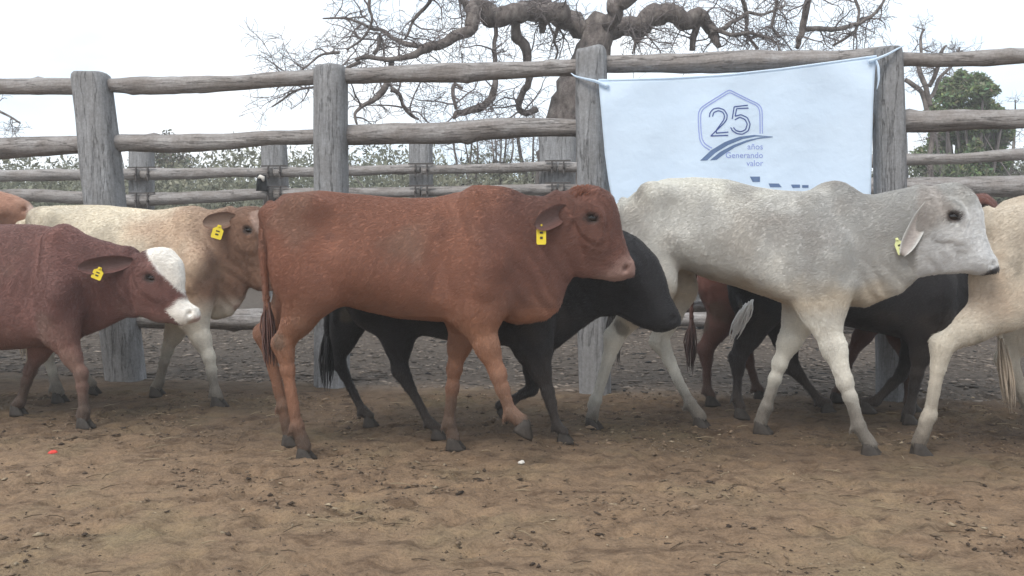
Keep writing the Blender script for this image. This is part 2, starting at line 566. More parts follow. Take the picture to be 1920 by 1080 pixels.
def ear_mesh(name, base, tip, up, width, cup, col_out, col_in, parent, mat, droop=0.0):
    """leaf shaped cupped ear with thickness; cup = local direction the hollow faces"""
    base, tip = np.array(base), np.array(tip)
    ax = tip - base; L = np.linalg.norm(ax); e = ax / L
    cupd = np.array(cup, dtype=float); cupd -= e * (cupd @ e); cupd /= np.linalg.norm(cupd)
    w = np.cross(e, cupd)
    n, m = 16, 9
    V = []; cols = []
    for side in (0, 1):
        for i in range(n):
            t = i / (n - 1)
            prof = (0.42 + 0.58 * math.sin(min(1, t / 0.42) * math.pi / 2)) * max(0.0, 1 - max(0, (t - 0.42) / 0.58) ** 3.2) ** 0.5
            ww = max(0.012, width * prof)
            for j in range(m):
                q = (j / (m - 1)) * 2 - 1
                depth = (q * q - 0.35) * ww * 0.75 * (1 - 0.45 * t)
                thick = 0.007 * (1 - 0.6 * t) * (1 - abs(q) ** 3)
                p = base + e * (t * L) + w * (q * ww) + cupd * (depth + (thick if side == 0 else -thick)) + np.array((0, 0, -droop * t * t))
                V.append(p)
                edge = sstep(0.55, 0.95, abs(q))
                cols.append(np.array(col_in) * (1 - edge) + np.array(col_out) * edge if side == 0 else np.array(col_out))
    Q = []
    for side in (0, 1):
        o = side * n * m
        for i in range(n - 1):
            for j in range(m - 1):
                q = (o + i * m + j, o + i * m + j + 1, o + (i + 1) * m + j + 1, o + (i + 1) * m + j)
                Q.append(q if side == 0 else q[::-1])
    o = n * m
    for i in range(n - 1):
        for j in (0, m - 1):
            a, b_ = i * m + j, (i + 1) * m + j
            q = (a, b_, b_ + o, a + o); Q.append(q if j == 0 else q[::-1])
    for j in range(m - 1):
        a, b_ = (n - 1) * m + j, (n - 1) * m + j + 1
        Q.append((a, a + o, b_ + o, b_)[::-1])
    return mesh_obj(name, V, Q, mat, parent, True, np.array(cols))


def tag_mesh(parent, c, face, mat, w=0.036, h=0.05, tilt=0.0):
    """ear tag: rounded plate hanging, with stud and a dark mark"""
    f = Vector(face).normalized(); side = Vector((0, 0, 1)).cross(f).normalized(); up = f.cross(side)
    side, up = side * math.cos(tilt) + up * math.sin(tilt), up * math.cos(tilt) - side * math.sin(tilt)
    out = [(-0.5, -0.42), (-0.42, -0.5), (0.42, -0.5), (0.5, -0.42), (0.5, 0.2), (0.2, 0.38), (0.16, 0.56), (-0.16, 0.56), (-0.2, 0.38), (-0.5, 0.2)]
    V = []; n = len(out); c = Vector(c)
    for d in (0.0022, -0.0022):
        for a, b in out: V.append(c + side * a * w + up * b * h + f * d)
    Q = [tuple(range(n)), tuple(range(2 * n - 1, n - 1, -1))] + [(i, i + n, (i + 1) % n + n, (i + 1) % n) for i in range(n)]
    t = mesh_obj('ear_tag', V, Q, mat, parent, False)
    mb = MB(); p = np.array(c + up * 0.44 * h); q = np.array(f)
    mb.tube([p, p + q * 0.008], [0.006, 0.0045], 8)
    mb.build('stud', mat, t)
    mb = MB()
    rot = np.array((side, f, up)).T
    mb.box(np.array(c + f * 0.0032 + up * 0.08 * h), (w * 0.34, 0.001, h * 0.10), rot)
    mb.box(np.array(c + f * 0.0032 - up * 0.17 * h), (w * 0.30, 0.001, h * 0.12), rot)
    mb.build('mark', M_ink, t, False)
    return t


def make_cow(name, label, cat, sp, h=0.010):
    """one animal traced in its own vertical plane. sp: see the herd list"""
    pl = Plane(*sp['plane'])
    p = lambda q, off=0.0: pl.p(q[0], q[1], off)
    sz = sp.get('size', 1.0)
    top = [p(q) for q in sp['top']]; bot = [p(q) for q in sp['bot']]
    if sp.get('bend'):
        s0_ = top[-1][0]

        def p(q, off=0.0):
            P = pl.p(q[0], q[1], off)
            if P[0] > s0_ and off == 0.0:
                for _ in range(6): P = pl.p(q[0], q[1], sp['bend'] * max(0, P[0] - s0_) ** 2)
                P[1] = 0.0
            return P
    ntop = [p(q) for q in sp['ntop']]; nbot = [p(q) for q in sp['nbot']]
    htop = [p(q) for q in sp['htop']]; hbot = [p(q) for q in sp['hbot']]
    hA, hB = p(sp['hax'][0]), p(sp['hax'][1]); nA, nB = p(sp['nax'][0]), p(sp['nax'][1])
    LO = sp.get('lat', 0.125) * sz
    legs = []
    for kind, side, pts, planted in sp['legs']:
        off = side * LO * (1.0 if kind == 'f' else 1.05)
        P = [p(pts[0], off * 0.9)] + [p(q, off) for q in pts[1:]]
        if planted:
            dz = P[-1][2]
            for w_, k_ in ((1.0, -1), (1.0, -2), (0.6, -3), (0.15, -4)): P[k_] = P[k_] - np.array((0, 0, dz * w_))
        legs.append((kind, side, P))
    tail = [p(q, sp.get('tailoff', 0.0) * (k_ / 4.0)) for k_, q in enumerate(sp['tail'])]
    allp = np.array(top + bot + ntop + nbot + htop + hbot + tail + [q for _, _, P in legs for q in P])
    lo = allp.min(0) - 0.14; hi = allp.max(0) + 0.14
    lo[1] = -0.40; hi[1] = 0.40; lo[2] = min(lo[2], 0) - 0.0
    Fd = Field(lo, hi, h)
    # trunk
    zt = np.mean([q[2] for q in top])
    W = np.array(sp.get('W', [(0, .11), (.14, .185), (.3, .215), (.5, .235), (.68, .215), (.85, .165), (1, .11)])); W[:, 1] *= sz * .93
    xm = (top[0][0], top[-1][0]); zc = (np.mean([q[2] for q in top]) + np.mean([q[2] for q in bot])) / 2
    Fd.loft((xm[0], 0, zc), (xm[1], 0, zc), top, bot, W, -0.20, (0.09 * sz, 0.16 * sz), 0.05, 2.25)
    # neck
    nw = np.array(sp.get('NW', [(0, .15), (.3, .115), (.6, .085), (1, .075)])); nw[:, 1] *= sz
    Fd.loft(nA, nB, ntop, nbot, nw, sp.get('nskew', 0.38), (0.10 * sz, 0.05 * sz), 0.06, 2.0)
    # hump
    for c, r in sp.get('hump', []):
        Fd.blob(p(c), np.array(r) * sz, 0.06, rot=0.1)
    # head
    Lh = np.linalg.norm(hB - hA) * 1.22
    hw = np.array([(0, .15), (.12, .20), (.28, .225), (.40, .215), (.55, .155), (.72, .13), (.88, .142), (1, .115)]); hw[:, 1] *= Lh * sp.get('hw', 1.0)
    hf = Fd.loft(hA, hB, htop, hbot, hw, 0.16, (0.09 * sz, 0.06 * sz), 0.035, 2.2)
    e2 = np.array((hf['e'][0], 0, hf['e'][1])); u2 = np.array((hf['u'][0], 0, hf['u'][1]))
    eye = p(sp['eye'])
    hl = hf['h1'] - hf['h0']
    def hp(fr, v, t): return np.array((hf['A'][0], t, hf['A'][1])) + e2 * (hf['h0'] + fr * hl) + u2 * v
    ew = Lh * sp.get('hw', 1.0)
    for s_ in (-1, 1):
        ec = eye + np.array((0, s_ * ew * 0.205, 0))
        Fd.blob(ec + u2 * 0.022 * sz - e2 * 0.01, (0.045 * sz, 0.022 * sz, 0.02 * sz), 0.02, rot=math.atan2(e2[2], e2[0]))      # brow
        Fd.blob(ec - u2 * 0.03 * sz + e2 * 0.035 * sz, (0.06 * sz, 0.006 * sz, 0.03 * sz), 0.05, rot=math.atan2(e2[2], e2[0]))  # cheek bone
        Fd.blob(ec + np.array((0, s_ * .012, 0)), (0.026 * sz, 0.016 * sz, 0.017 * sz), 0.012, rot=math.atan2(e2[2], e2[0]) * .5, cut=True)
        # nostril and mouth
        no = p(sp['nostril']) + np.array((0, s_ * ew * 0.115, 0))
        Fd.blob(no, (0.016 * sz, 0.022 * sz, 0.012 * sz), 0.012, rot=0.9, cut=True)
        Fd.cone(p(sp['mouth'][0]) + np.array((0, s_ * ew * 0.16, 0)), p(sp['mouth'][1]) + np.array((0, s_ * ew * 0.15, 0)), 0.007, 0.005, 0.012, cut=True)
        # jaw hollow behind the cheek
    # legs
    hoofs = []
    for kind, side, P in legs:
        bs = sp.get('bone', .89) * sz
        a, b, c, d, e = P
        foot_dir = e - d; foot_dir[1] = 0
        if kind == 'h':
            Fd.cone(a, b, .135 * bs, .105 * bs, .07, .62)
            Fd.blob((a + b) / 2 + np.array((-0.03, side * 0.015, -.02)), (.13 * bs, .075 * bs, .17 * bs), .06, rot=-0.25)
            mid = (b * 0.5 + c * 0.5)
            Fd.cone(b, mid, .098 * bs, .066 * bs, .06, .68)
            Fd.cone(mid, c, .066 * bs, .041 * bs, .04, .72)
            bk = c - b; bk /= np.linalg.norm(bk); cn = (d - c) / np.linalg.norm(d - c)
            heel = (bk - cn); heel /= np.linalg.norm(heel) + 1e-6
            Fd.cone(c + heel * 0.022 * bs, c + cn * .05 * bs, .030 * bs, .030 * bs, .025, .85)
            Fd.cone(c + heel * 0.035 * bs + np.array((0, 0, .02)), mid - np.array((.02, 0, 0)) * bs, .016 * bs, .018 * bs, .025, .8)  # tendon
            Fd.cone(c, c + (d - c) * 0.3, .040 * bs, .030 * bs, .025, .85)
            Fd.cone(c + (d - c) * 0.3, d, .029 * bs, .026 * bs, .02, .9)
        else:
            Fd.cone(a, b, .115 * bs, .085 * bs, .07, .55)
            Fd.blob((a + b) / 2 + np.array((.01, side * .01, .0)), (.10 * bs, .065 * bs, .17 * bs), .07, rot=0.2)
            Fd.cone(b, b + (c - b) * .55, .076 * bs, .052 * bs, .05, .72)
            Fd.cone(b + (c - b) * .55, c, .052 * bs, .034 * bs, .03, .82)
            Fd.blob(c, (.036 * bs, .034 * bs, .05 * bs), .014)
            Fd.cone(c, c + (d - c) * .35, .032 * bs, .028 * bs, .014, .9)
            Fd.cone(c + (d - c) * .35, d, .029 * bs, .027 * bs, .02, .92)
        Fd.blob(d, (.029 * bs, .029 * bs, .034 * bs), .014)
        for sd2 in (-1, 1): Fd.cone(d + np.array((-.026 * bs, sd2 * .013, -.012)), d + np.array((-.036 * bs, sd2 * .015, -.03)), .010, .007, .006)   # dewclaws
        hb = e + np.array((0, 0, .045 * sz))
        Fd.cone(d, hb, .0275 * bs, .033 * bs, .014)
        hoofs.append((e - np.array((0, 0, .014)), d, kind))
    # tail
    tl = smooth_line(np.array(tail), 14)
    r0 = .026 * sz
    for i in range(len(tl) - 1):
        Fd.cone(tl[i], tl[i + 1], max(.012, r0 * (1 - i / 16)), max(.012, r0 * (1 - (i + 1) / 16)), .015 if i else .04)
    # hip bones and loose relief
    hip = [P[0] for k_, s_, P in legs if k_ == 'h']
    xh = top[0][0] + .30 * sz * .75
    zh = np.interp(xh, [q[0] for q in top], [q[2] for q in top])
    sx_ = [P[0] for k_, ss, P in legs if k_ == 'f'][0]
    for s_ in (-1, 1):
        Fd.blob((xh, s_ * .15 * sz, zh - .075 * sz), (.075 * sz, .03 * sz, .04 * sz), .09, rot=-.3)
        Fd.blob((top[0][0] + .03, s_ * .075 * sz, np.interp(top[0][0] + .03, [q[0] for q in top], [q[2] for q in top]) - .06 * sz), (.04, .03, .04), .06)
        zs_ = np.interp(sx_[0] - .05, [q[0] for q in top], [q[2] for q in top])
        Fd.cone((sx_[0] - .06 * sz, s_ * .085 * sz, zs_ - .05 * sz), (sx_[0] + .03 * sz, s_ * .165 * sz, sx_[2] - .03), .035 * sz, .05 * sz, .06)     # shoulder blade
        Fd.cone((sx_[0] + .05 * sz, s_ * .15 * sz, sx_[2] + .02), (sx_[0] + .01 * sz, s_ * .17 * sz, sx_[2] - .12 * sz), .05 * sz, .04 * sz, .05)
        # flank hollow
        Fd.blob((xh + .13 * sz, s_ * .27 * sz, zh - .15 * sz), (.085 * sz, .092 * sz, .10 * sz), .08, cut=True)
        # hollow behind shoulder
        sx = [P[0] for k_, ss, P in legs if k_ == 'f'][0]
        Fd.blob((sx[0] - .17 * sz, s_ * .30 * sz, sx[2] - .02), (.035 * sz, .108 * sz, .17 * sz), .07, cut=True)
    V, Q = Fd.mesh()
    # loose skin and rib relief
    nrm_y = np.sign(V[:, 1])
    ribx0, ribx1 = xh + .18 * sz, sx[0] - .1
    rib = np.sin((V[:, 0] - 0.35 * (V[:, 2] - zc)) * 2 * math.pi / .062) * sstep(ribx0, ribx0 + .1, V[:, 0]) * (1 - sstep(ribx1 - .1, ribx1, V[:, 0])) * sstep(zc - .2, zc - .08, V[:, 2]) * (1 - sstep(zc + .02, zc + .16, V[:, 2]))
    V[:, 1] += nrm_y * rib * sp.get('ribs', .0012)
    # loose skin folds on neck and dewlap
    na = (nB - nA)[[0, 2]]; nl = np.linalg.norm(na); na = na / nl
    nh = (V[:, 0] - nA[0]) * na[0] + (V[:, 2] - nA[2]) * na[1]; nv = -(V[:, 0] - nA[0]) * na[1] + (V[:, 2] - nA[2]) * na[0]
    inn = sstep(-.02, .06, nh) * (1 - sstep(nl * .85, nl * 1.1, nh)) * sstep(.06, -.06, nv)
    V[:, 1] += nrm_y * inn * .0035 * (np.sin((nh + .25 * nv) * 2 * math.pi / .07 + 4.5 * vnoise(V, 5.0, 3)) * (.5 + vnoise(V + 3, 4.0, 2)))
    nb = vnoise(V, 9.0, 3)[:, None] * np.array((.003, .005, .004))
    V = V + nb
    # bend neck and head sideways
    bend = sp.get('bend')
    def warp(P):
        P = np.array(P, dtype=float)
        if bend:
            s0 = top[-1][0]
            dd = np.clip(P[..., 0] - s0, 0, None)
            P[..., 1] = P[..., 1] + bend * dd * dd
        return P
    # head frame coordinates for the pattern
    hx = (V[:, 0] - hf['A'][0]) * hf['e'][0] + (V[:, 2] - hf['A'][1]) * hf['e'][1]
    hv = (V[:, 0] - hf['A'][0]) * hf['u'][0] + (V[:, 2] - hf['A'][1]) * hf['u'][1]
    hx = (hx - hf['h0']) / hl
    nz1 = vnoise(V, 6.0, 3); nz2 = vnoise(V + 5, 22.0, 3)
    xr = (V[:, 0] - xm[0]) / (xm[1] - xm[0])
    inhead = (V[:, 0] > hf['A'][0] - 0.25 * Lh)
    info = dict(V=V, hx=np.where(inhead, hx, -9), hv=hv / Lh, xr=xr, z=V[:, 2], n1=nz1, n2=nz2, zc=zc, y=V[:, 1] / ew, zrel=(V[:, 2] - zc))
    col = sp['coat'](info)
    big = vnoise(V * np.array((1, .4, 1)) + 31, 3.2, 3)
    col = col * (1 + .22 * big[:, None])
    dust = sstep(.15, .55, vnoise(V + 57, 4.0, 4)) * sp.get('dust', .28)
    col = mix(col, (.22, .165, .125), dust)
    dung = sstep(.30, .45, vnoise(V + 77, 7.0, 3)) * (1 - sstep(.05, .25, xr)) * sstep(.1, -.15, V[:, 2] - zc) * .6
    col = mix(col, (.075, .06, .04), dung)
    ed_ = np.hypot((V[:, 0] - eye[0]) / 1.35, V[:, 2] - eye[2]) + np.where(inhead, 0, 9)
    col = mix(col, sp.get('eyering', (.05, .035, .03)), 1 - sstep(.014 * sz, .034 * sz, ed_ + nz2 * .004))
    # muddy lower legs
    mud = (1 - sstep(.07, .36, V[:, 2] + nz1 * .13 + nz2 * .04)) * sp.get('mud', .85)
    col = col * (1 - mud[:, None]) + np.array((.085, .064, .048)) * mud[:, None]
    root = empty(name, (pl.o[0], pl.o[1], 0), pl.a)
    tag(root, label, cat, sp.get('group'))
    V = warp(V)
    np_mesh('body', V, Q, M_coat, root, True, np.clip(col, 0, 1))
    if sp.get('fur', 0): fur(V, Q, col, root, sp['fur'], sp.get('furlen', .015), int(abs(pl.o[0]) * 1000), zc - .28)
    for e, d, kind in hoofs:
        o = bpy.data.objects.new('hoof', HOOF); C.objects.link(o); o.parent = root
        dz = e[2]
        o.location = (e[0] + .004, e[1], dz); s_ = 1.02 * sz * (0.95 if kind == 'h' else 1.0); o.scale = (s_, s_, s_)
        if e[2] > 0.03: o.rotation_euler = (0, R(sp.get('lift', 28)), 0)
    for s_ in (-1, 1):
        o = bpy.data.objects.new('eye', EYE); C.objects.link(o); o.parent = root
        ep = warp(eye + np.array((0, s_ * (ew * 0.205 - .008), 0)))
        o.location = ep; r_ = .023 * sz; o.scale = (r_ * 1.25, r_ * .7, r_ * .85)
    # ears
    eb = p(sp['ear'][0]); et = p(sp['ear'][1])
    el = sp.get('earlen', 1.0)
    for s_ in (-1, 1):
        b0 = eb + np.array((0, s_ * ew * sp.get('earbase', .17), 0)); t0 = et + np.array((0, s_ * (ew * 0.17 + sp.get('earout', .10)), 0))
        ear_mesh('ear', warp(b0), warp(t0), None, sp.get('earw', .042) * sz, tuple(np.array(sp.get('earcup', (.45, 1.0, -.25))) * np.array((1, s_, 1))), sp['earcol'][0], sp['earcol'][1], root, M_coat)
        if sp.get('tag') and s_ == -1:
            tg = p(sp['tag'], 0); tg[1] = (t0[1] * .6 + b0[1] * .4) - .012
            tag_mesh(root, warp(tg), (0.25, -1, .05), sp.get('tagmat', M_tag), sp.get('tagw', .04), sp.get('tagh', .055), sp.get('tagtilt', 0))
    # tail switch
    end = tl[-1]; dr = np.array(sp.get('switchdir', tl[-1] - tl[-3])); dr /= np.linalg.norm(dr)
    mb = MB(); rr = random.Random(len(name) + int(abs(end[0]) * 100))
    for i in range(46):
        a = rr.uniform(0, 6.28); q = rr.uniform(0, .012); L_ = rr.uniform(.14, .26) * sz * sp.get('switch', 1.0)
        st = tl[-1] - dr * rr.uniform(0, .07) + np.array((math.cos(a) * q, math.sin(a) * q, 0))
        sp_ = rr.uniform(.2, 1.6)
        pts = [st + dr * L_ * t * .45 + np.array((0, 0, -L_ * .6 * t)) + np.array((math.cos(a), math.sin(a), 0)) * .02 * sp_ * math.sin(t * 2.6) for t in (0, .3, .6, .85, 1)]
        mb.tube(pts, [.004, .0045, .004, .0025, .0008], 4)
    o = mb.build('tail_switch', M_coat, root, True, np.tile(np.array(sp['switchcol']), (len(mb.V), 1)))
    # curly poll tuft
    if sp.get('tuft') is not None:
        mb = MB(); pc = p(sp['tuft'])
        for i in range(420):
            a = rr.uniform(0, 6.28); q = rr.uniform(0, 1) ** .5
            st = pc + np.array((math.cos(a) * q * .06, math.sin(a) * q * .075, -.008 - q * q * .04))
            ln = rr.uniform(.012, .03)
            dd = np.array((math.cos(a) * .5 + .2, math.sin(a) * .5, .8)) * ln
            w_ = np.array((rr.uniform(-1, 1), rr.uniform(-1, 1), 0)) * .008
            mb.tube([st, st + dd * .4 + w_, st + dd * .8 - w_, st + dd], [.002, .0022, .0016, .0005], 4)
        mb.V = [warp(v) for v in mb.V]
        mb.build('poll_tuft', M_coat, root, True, np.tile(np.array(sp['tuftcol']), (len(mb.V), 1)))
    return root


# ------------------------------------------------------------------ coats (true hair colours, patterns fixed to the animal)
def mix(a, b, f):
    return a * (1 - f[:, None]) + np.array(b) * f[:, None]


def full(c, n):
    return np.tile(np.array(c, dtype=float), (n, 1))


def coat_plain(base, light, dark_nose=(.05, .035, .03), belly=.5, nose_amt=.8):
    def f(i):
        c = full(base, len(i['z']))
        c = mix(c, np.array(base) * .72, sstep(.15, .5, i['n1']) * .6)
        c = mix(c, light, sstep(.0, .25, -i['zrel'] - .08 + i['n1'] * .05) * belly)
        c = mix(c, dark_nose, sstep(.90, .96, i['hx'] + i['n2'] * .02) * nose_amt)
        return c
    return f


def coat_red(i):
    base = (.235, .100, .062)
    c = full(base, len(i['z']))
    c = mix(c, (.105, .048, .040), sstep(.76, 1.02, i['xr'] + i['n1'] * .12) * (i['zrel'] > -.25) * .65)       # darker neck and shoulder hump
    c = mix(c, (.085, .036, .029), sstep(.30, .55, i['n1'] * .7 + i['n2'] * .3) * (i['xr'] < .7) * .5)                              # dark blotches on the flank
    c = mix(c, (.29, .145, .085), sstep(-.02, .3, -i['zrel'] - .12 + i['n1'] * .06) * .75)                       # paler belly and legs
    c = mix(c, (.20, .085, .058), sstep(.3, .1, i['hx']) * (i['hx'] > -.2) * sstep(.0, .12, i['hv']) * .8)                               # bright poll
    c = mix(c, (.32, .20, .165), sstep(.76, .88, i['hx'] + i['n2'] * .03) * .85)                                 # pale muzzle
    c = mix(c, (.22, .13, .11), sstep(.95, .99, i['hx'] + i['n2'] * .02) * .8)
    return c


def coat_grey(i):
    c = full((.52, .50, .46), len(i['z']))
    c = mix(c, (.33, .32, .305), sstep(.5, .95, i['xr'] + i['n1'] * .25) * sstep(-.34, -.1, i['zrel'] + i['n1'] * .08) * .8)
    c = mix(c, (.66, .64, .575), sstep(.08, .24, i['zrel'] + i['n1'] * .12) * (1 - sstep(.45, .75, i['xr'] + i['n1'] * .1)) * .8)
    c = mix(c, (.32, .295, .27), sstep(.1, .5, i['n1'] + i['n2'] * .3) * .5)
    c = mix(c, (.26, .195, .15), sstep(.20, .30, i['zrel'] + i['n2'] * .03) * sstep(.76, .88, i['xr']) * (i['xr'] < 1.05) * .75)    # tan on the hump
    c = mix(c, (.46, .36, .24), sstep(.16, .27, -i['zrel'] + i['n1'] * .09) * (1 - sstep(.28, .40, -i['zrel'] + i['n1'] * .05)) * .6)  # yellowish belly edge
    c = mix(c, (.66, .63, .56), sstep(.26, .44, -i['zrel'] + i['n1'] * .06))
    c = mix(c, (.60, .595, .59), sstep(.3, .5, i['hx'] + i['n2'] * .05) * .9)
    c = mix(c, (.34, .29, .26), sstep(-.2, .1, i['hx']) * (1 - sstep(.30, .45, i['hx'])) * sstep(.14, .08, i['hv']) * .55)
    c = mix(c, (.045, .04, .042), sstep(.93, .97, i['hx'] + i['n2'] * .015))
    return c


def coat_blaze(i):
    c = full((.165, .078, .065), len(i['z']))
    c = mix(c, (.18, .08, .065), sstep(.1, .5, i['n1']) * .5)
    c = mix(c, (.085, .035, .03), sstep(.92, 1.05, i['xr']) * (i['hx'] < .2) * .6)
    c = mix(c, (.30, .16, .12), sstep(.15, .4, -i['zrel']) * .5)
    wh = sstep(.075, .115, i['hv'] + i['n2'] * .015 - .055 - .0 * (i['hx'] > .40)) * sstep(-.02, .08, i['hx']) * (i['hx'] < .75)
    mz = sstep(.70, .76, i['hx'] + i['n2'] * .03) * (i['hv'] > -.16)
    c = mix(c, (.78, .74, .68), np.clip(np.maximum(wh, mz), 0, 1))
    c = mix(c, (.45, .30, .26), sstep(.955, .985, i['hx']) * .8)
    return c


def coat_tan(i):
    c = full((.66, .58, .45), len(i['z']))
    c = mix(c, (.42, .27, .18), sstep(.55, 1.0, i['xr'] + i['n1'] * .25) * .8)
    c = mix(c, (.16, .08, .05), sstep(.92, 1.1, i['xr'] + i['n1'] * .1) * sstep(-.36, -.24, i['zrel']) * .9)
    c = mix(c, (.66, .63, .55), sstep(.2, .36, -i['zrel']) * .85)
    c = mix(c, (.45, .31, .25), sstep(.14, .18, i['hv']) * (i['hx'] > .15) * .7)
    c = mix(c, (.40, .26, .22), sstep(.92, .97, i['hx']) * .8)
    return c


def coat_cream(i):
    c = full((.58, .50, .40), len(i['z']))
    c = mix(c, (.50, .37, .27), sstep(.0, .5, i['n1']) * .5)
    c = mix(c, (.54, .49, .41), sstep(.2, .35, -i['zrel']) * .8)
    c = mix(c, (.3, .2, .17), sstep(.92, .97, i['hx']) * .8)
    return c


coat_black = coat_plain((.017, .016, .018), (.026, .021, .020), (.018, .018, .02), .4)
coat_black2 = coat_plain((.019, .017, .019), (.032, .024, .022), (.02, .018, .018), .6)
coat_brown = coat_plain((.12, .048, .036), (.10, .05, .04), (.05, .03, .025), .7)
coat_tawny = coat_plain((.30, .16, .11), (.5, .33, .24), (.5, .38, .33), .5)

S = lambda P, dx, dy=0: [(x + dx, y + dy) for x, y in P]

HERD = {}
HERD['red'] = dict(plane=(780, 3.88, -6), coat=coat_red, size=1.0, lat=.125,
    top=[(503, 410), (510, 382), (530, 364), (605, 358), (675, 366), (745, 372), (815, 371), (860, 362), (906, 358), (960, 367), (1005, 385)],
    bot=[(505, 440), (540, 518), (600, 548), (675, 580), (755, 596), (836, 603), (900, 602), (960, 598), (1005, 586)],
    ntop=[(890, 362), (960, 367), (1020, 368), (1062, 352)], nbot=[(930, 600), (985, 605), (1025, 600), (1050, 580), (1062, 540), (1075, 515)], nax=((930, 480), (1085, 430)),
    hump=[((895, 404), (.14, .07, .075))],
    htop=[(1066, 350), (1090, 344), (1118, 346), (1148, 364), (1160, 395), (1166, 432), (1179, 474), (1190, 494)],
    hbot=[(1058, 440), (1072, 495), (1100, 520), (1136, 524), (1158, 531), (1178, 524)], hax=((1092, 398), (1170, 506)),
    eye=(1112, 410), nostril=(1172, 503), mouth=((1180, 520), (1140, 512)), ear=((1062, 392), (1008, 424)), earout=.10, earw=.045, tag=(1019, 440), tagw=.040, tagh=.085, tagmat=M_tag,
    earcol=((.13, .055, .042), (.13, .075, .065)), tuft=(1092, 350), tuftcol=(.27, .105, .062),
    legs=[('f', -1, [(908, 480), (888, 585), (934, 702), (957, 775), (975, 808)], False),
          ('f', 1, [(905, 480), (876, 590), (852, 690), (842, 790), (850, 838)], True),
          ('h', -1, [(556, 440), (588, 545), (532, 648), (556, 800), (570, 858)], True),
          ('h', 1, [(560, 440), (570, 545), (497, 630), (530, 765), (542, 835)], True)],
    tail=[(508, 388), (497, 410), (494, 470), (498, 540), (503, 590)], switchcol=(.10, .045, .035))

HERD['grey'] = dict(plane=(1400, 4.24, -27), coat=coat_grey, bend=-.45, size=1.05, lat=.125,
    top=[(1166, 395), (1174, 374), (1200, 357), (1249, 335), (1304, 333), (1358, 336), (1413, 350), (1468, 358), (1520, 360), (1570, 362), (1625, 368)],
    bot=[(1170, 460), (1215, 484), (1260, 492), (1293, 506), (1331, 522), (1402, 542), (1468, 568), (1530, 588), (1590, 590), (1630, 570)],
    ntop=[(1580, 362), (1640, 365), (1686, 356), (1737, 343), (1752, 341)], nbot=[(1590, 594), (1641, 568), (1692, 549), (1722, 520)], nax=((1590, 480), (1750, 425)),
    hump=[((1560, 384), (.085, .055, .088))],
    htop=[(1745, 342), (1771, 335), (1799, 341), (1827, 361), (1843, 395), (1850, 440), (1861, 472), (1873, 489)],
    hbot=[(1715, 440), (1727, 500), (1771, 508), (1816, 512), (1839, 521), (1860, 517)], hax=((1768, 392), (1856, 503)),
    eye=(1791, 407), nostril=(1864, 494), mouth=((1860, 511), (1822, 503)), ear=((1742, 380), (1694, 478)), earout=.05, earbase=.22, earw=.034, earcup=(.45, 1, .1), tag=(1690, 462), tagmat=M_paletag, tagw=.035, tagh=.07, tagtilt=.35,
    earcol=((.58, .575, .54), (.46, .41, .38)), NW=[(0, .15), (.3, .12), (.6, .095), (1, .085)],
    legs=[('f', -1, [(1545, 470), (1538, 575), (1584, 714), (1610, 795), (1630, 850)], True),
          ('f', 1, [(1550, 470), (1505, 590), (1462, 695), (1437, 785), (1426, 832)], True),
          ('h', -1, [(1205, 420), (1225, 535), (1152, 645), (1117, 765), (1110, 815)], True),
          ('h', 1, [(1235, 420), (1265, 540), (1238, 640), (1294, 755), (1312, 795)], True)],
    tail=[(1170, 380), (1157, 400), (1150, 470), (1148, 540), (1150, 590)], switchcol=(.10, .09, .085), mud=.85)

HERD['cream'] = dict(plane=(1900, 3.95, -9), coat=coat_cream, size=1.08, lat=.13,
    top=[(1844, 432), (1850, 402), (1878, 378), (1920, 366), (2000, 362), (2100, 368), (2200, 362), (2280, 352), (2345, 370)],
    bot=[(1848, 500), (1900, 560), (1950, 580), (2050, 605), (2150, 622), (2250, 622), (2345, 600)],
    ntop=[(2260, 352), (2340, 362), (2420, 347), (2450, 341)], nbot=[(2270, 610), (2350, 592), (2400, 545), (2420, 505)], nax=((2280, 480), (2440, 425)),
    hump=[((2262, 368), (.11, .07, .09))],
    htop=S([(1745, 342), (1771, 335), (1799, 341), (1827, 361), (1843, 395), (1850, 440), (1861, 472), (1873, 489)], 690),
    hbot=S([(1715, 440), (1727, 500), (1771, 508), (1816, 512), (1839, 521), (1860, 517)], 690), hax=((2458, 392), (2546, 503)),
    eye=(2481, 407), nostril=(2554, 494), mouth=((2550, 511), (2512, 503)), ear=((2432, 378), (2378, 470)), earout=.08, earcol=((.66, .56, .45), (.55, .42, .36)),
    legs=[('h', -1, [(1898, 440), (1885, 575), (1766, 668), (1742, 808), (1722, 880)], True),
          ('h', 1, [(1905, 440), (1945, 575), (1888, 692), (1938, 815), (1952, 860)], True),
          ('f', -1, [(2250, 470), (2240, 600), (2215, 735), (2190, 830), (2185, 880)], True),
          ('f', 1, [(2255, 470), (2275, 600), (2325, 725), (2350, 815), (2365, 850)], True)],
    tail=[(1852, 398), (1841, 430), (1846, 520), (1868, 610), (1884, 660)], switchcol=(.42, .34, .26))

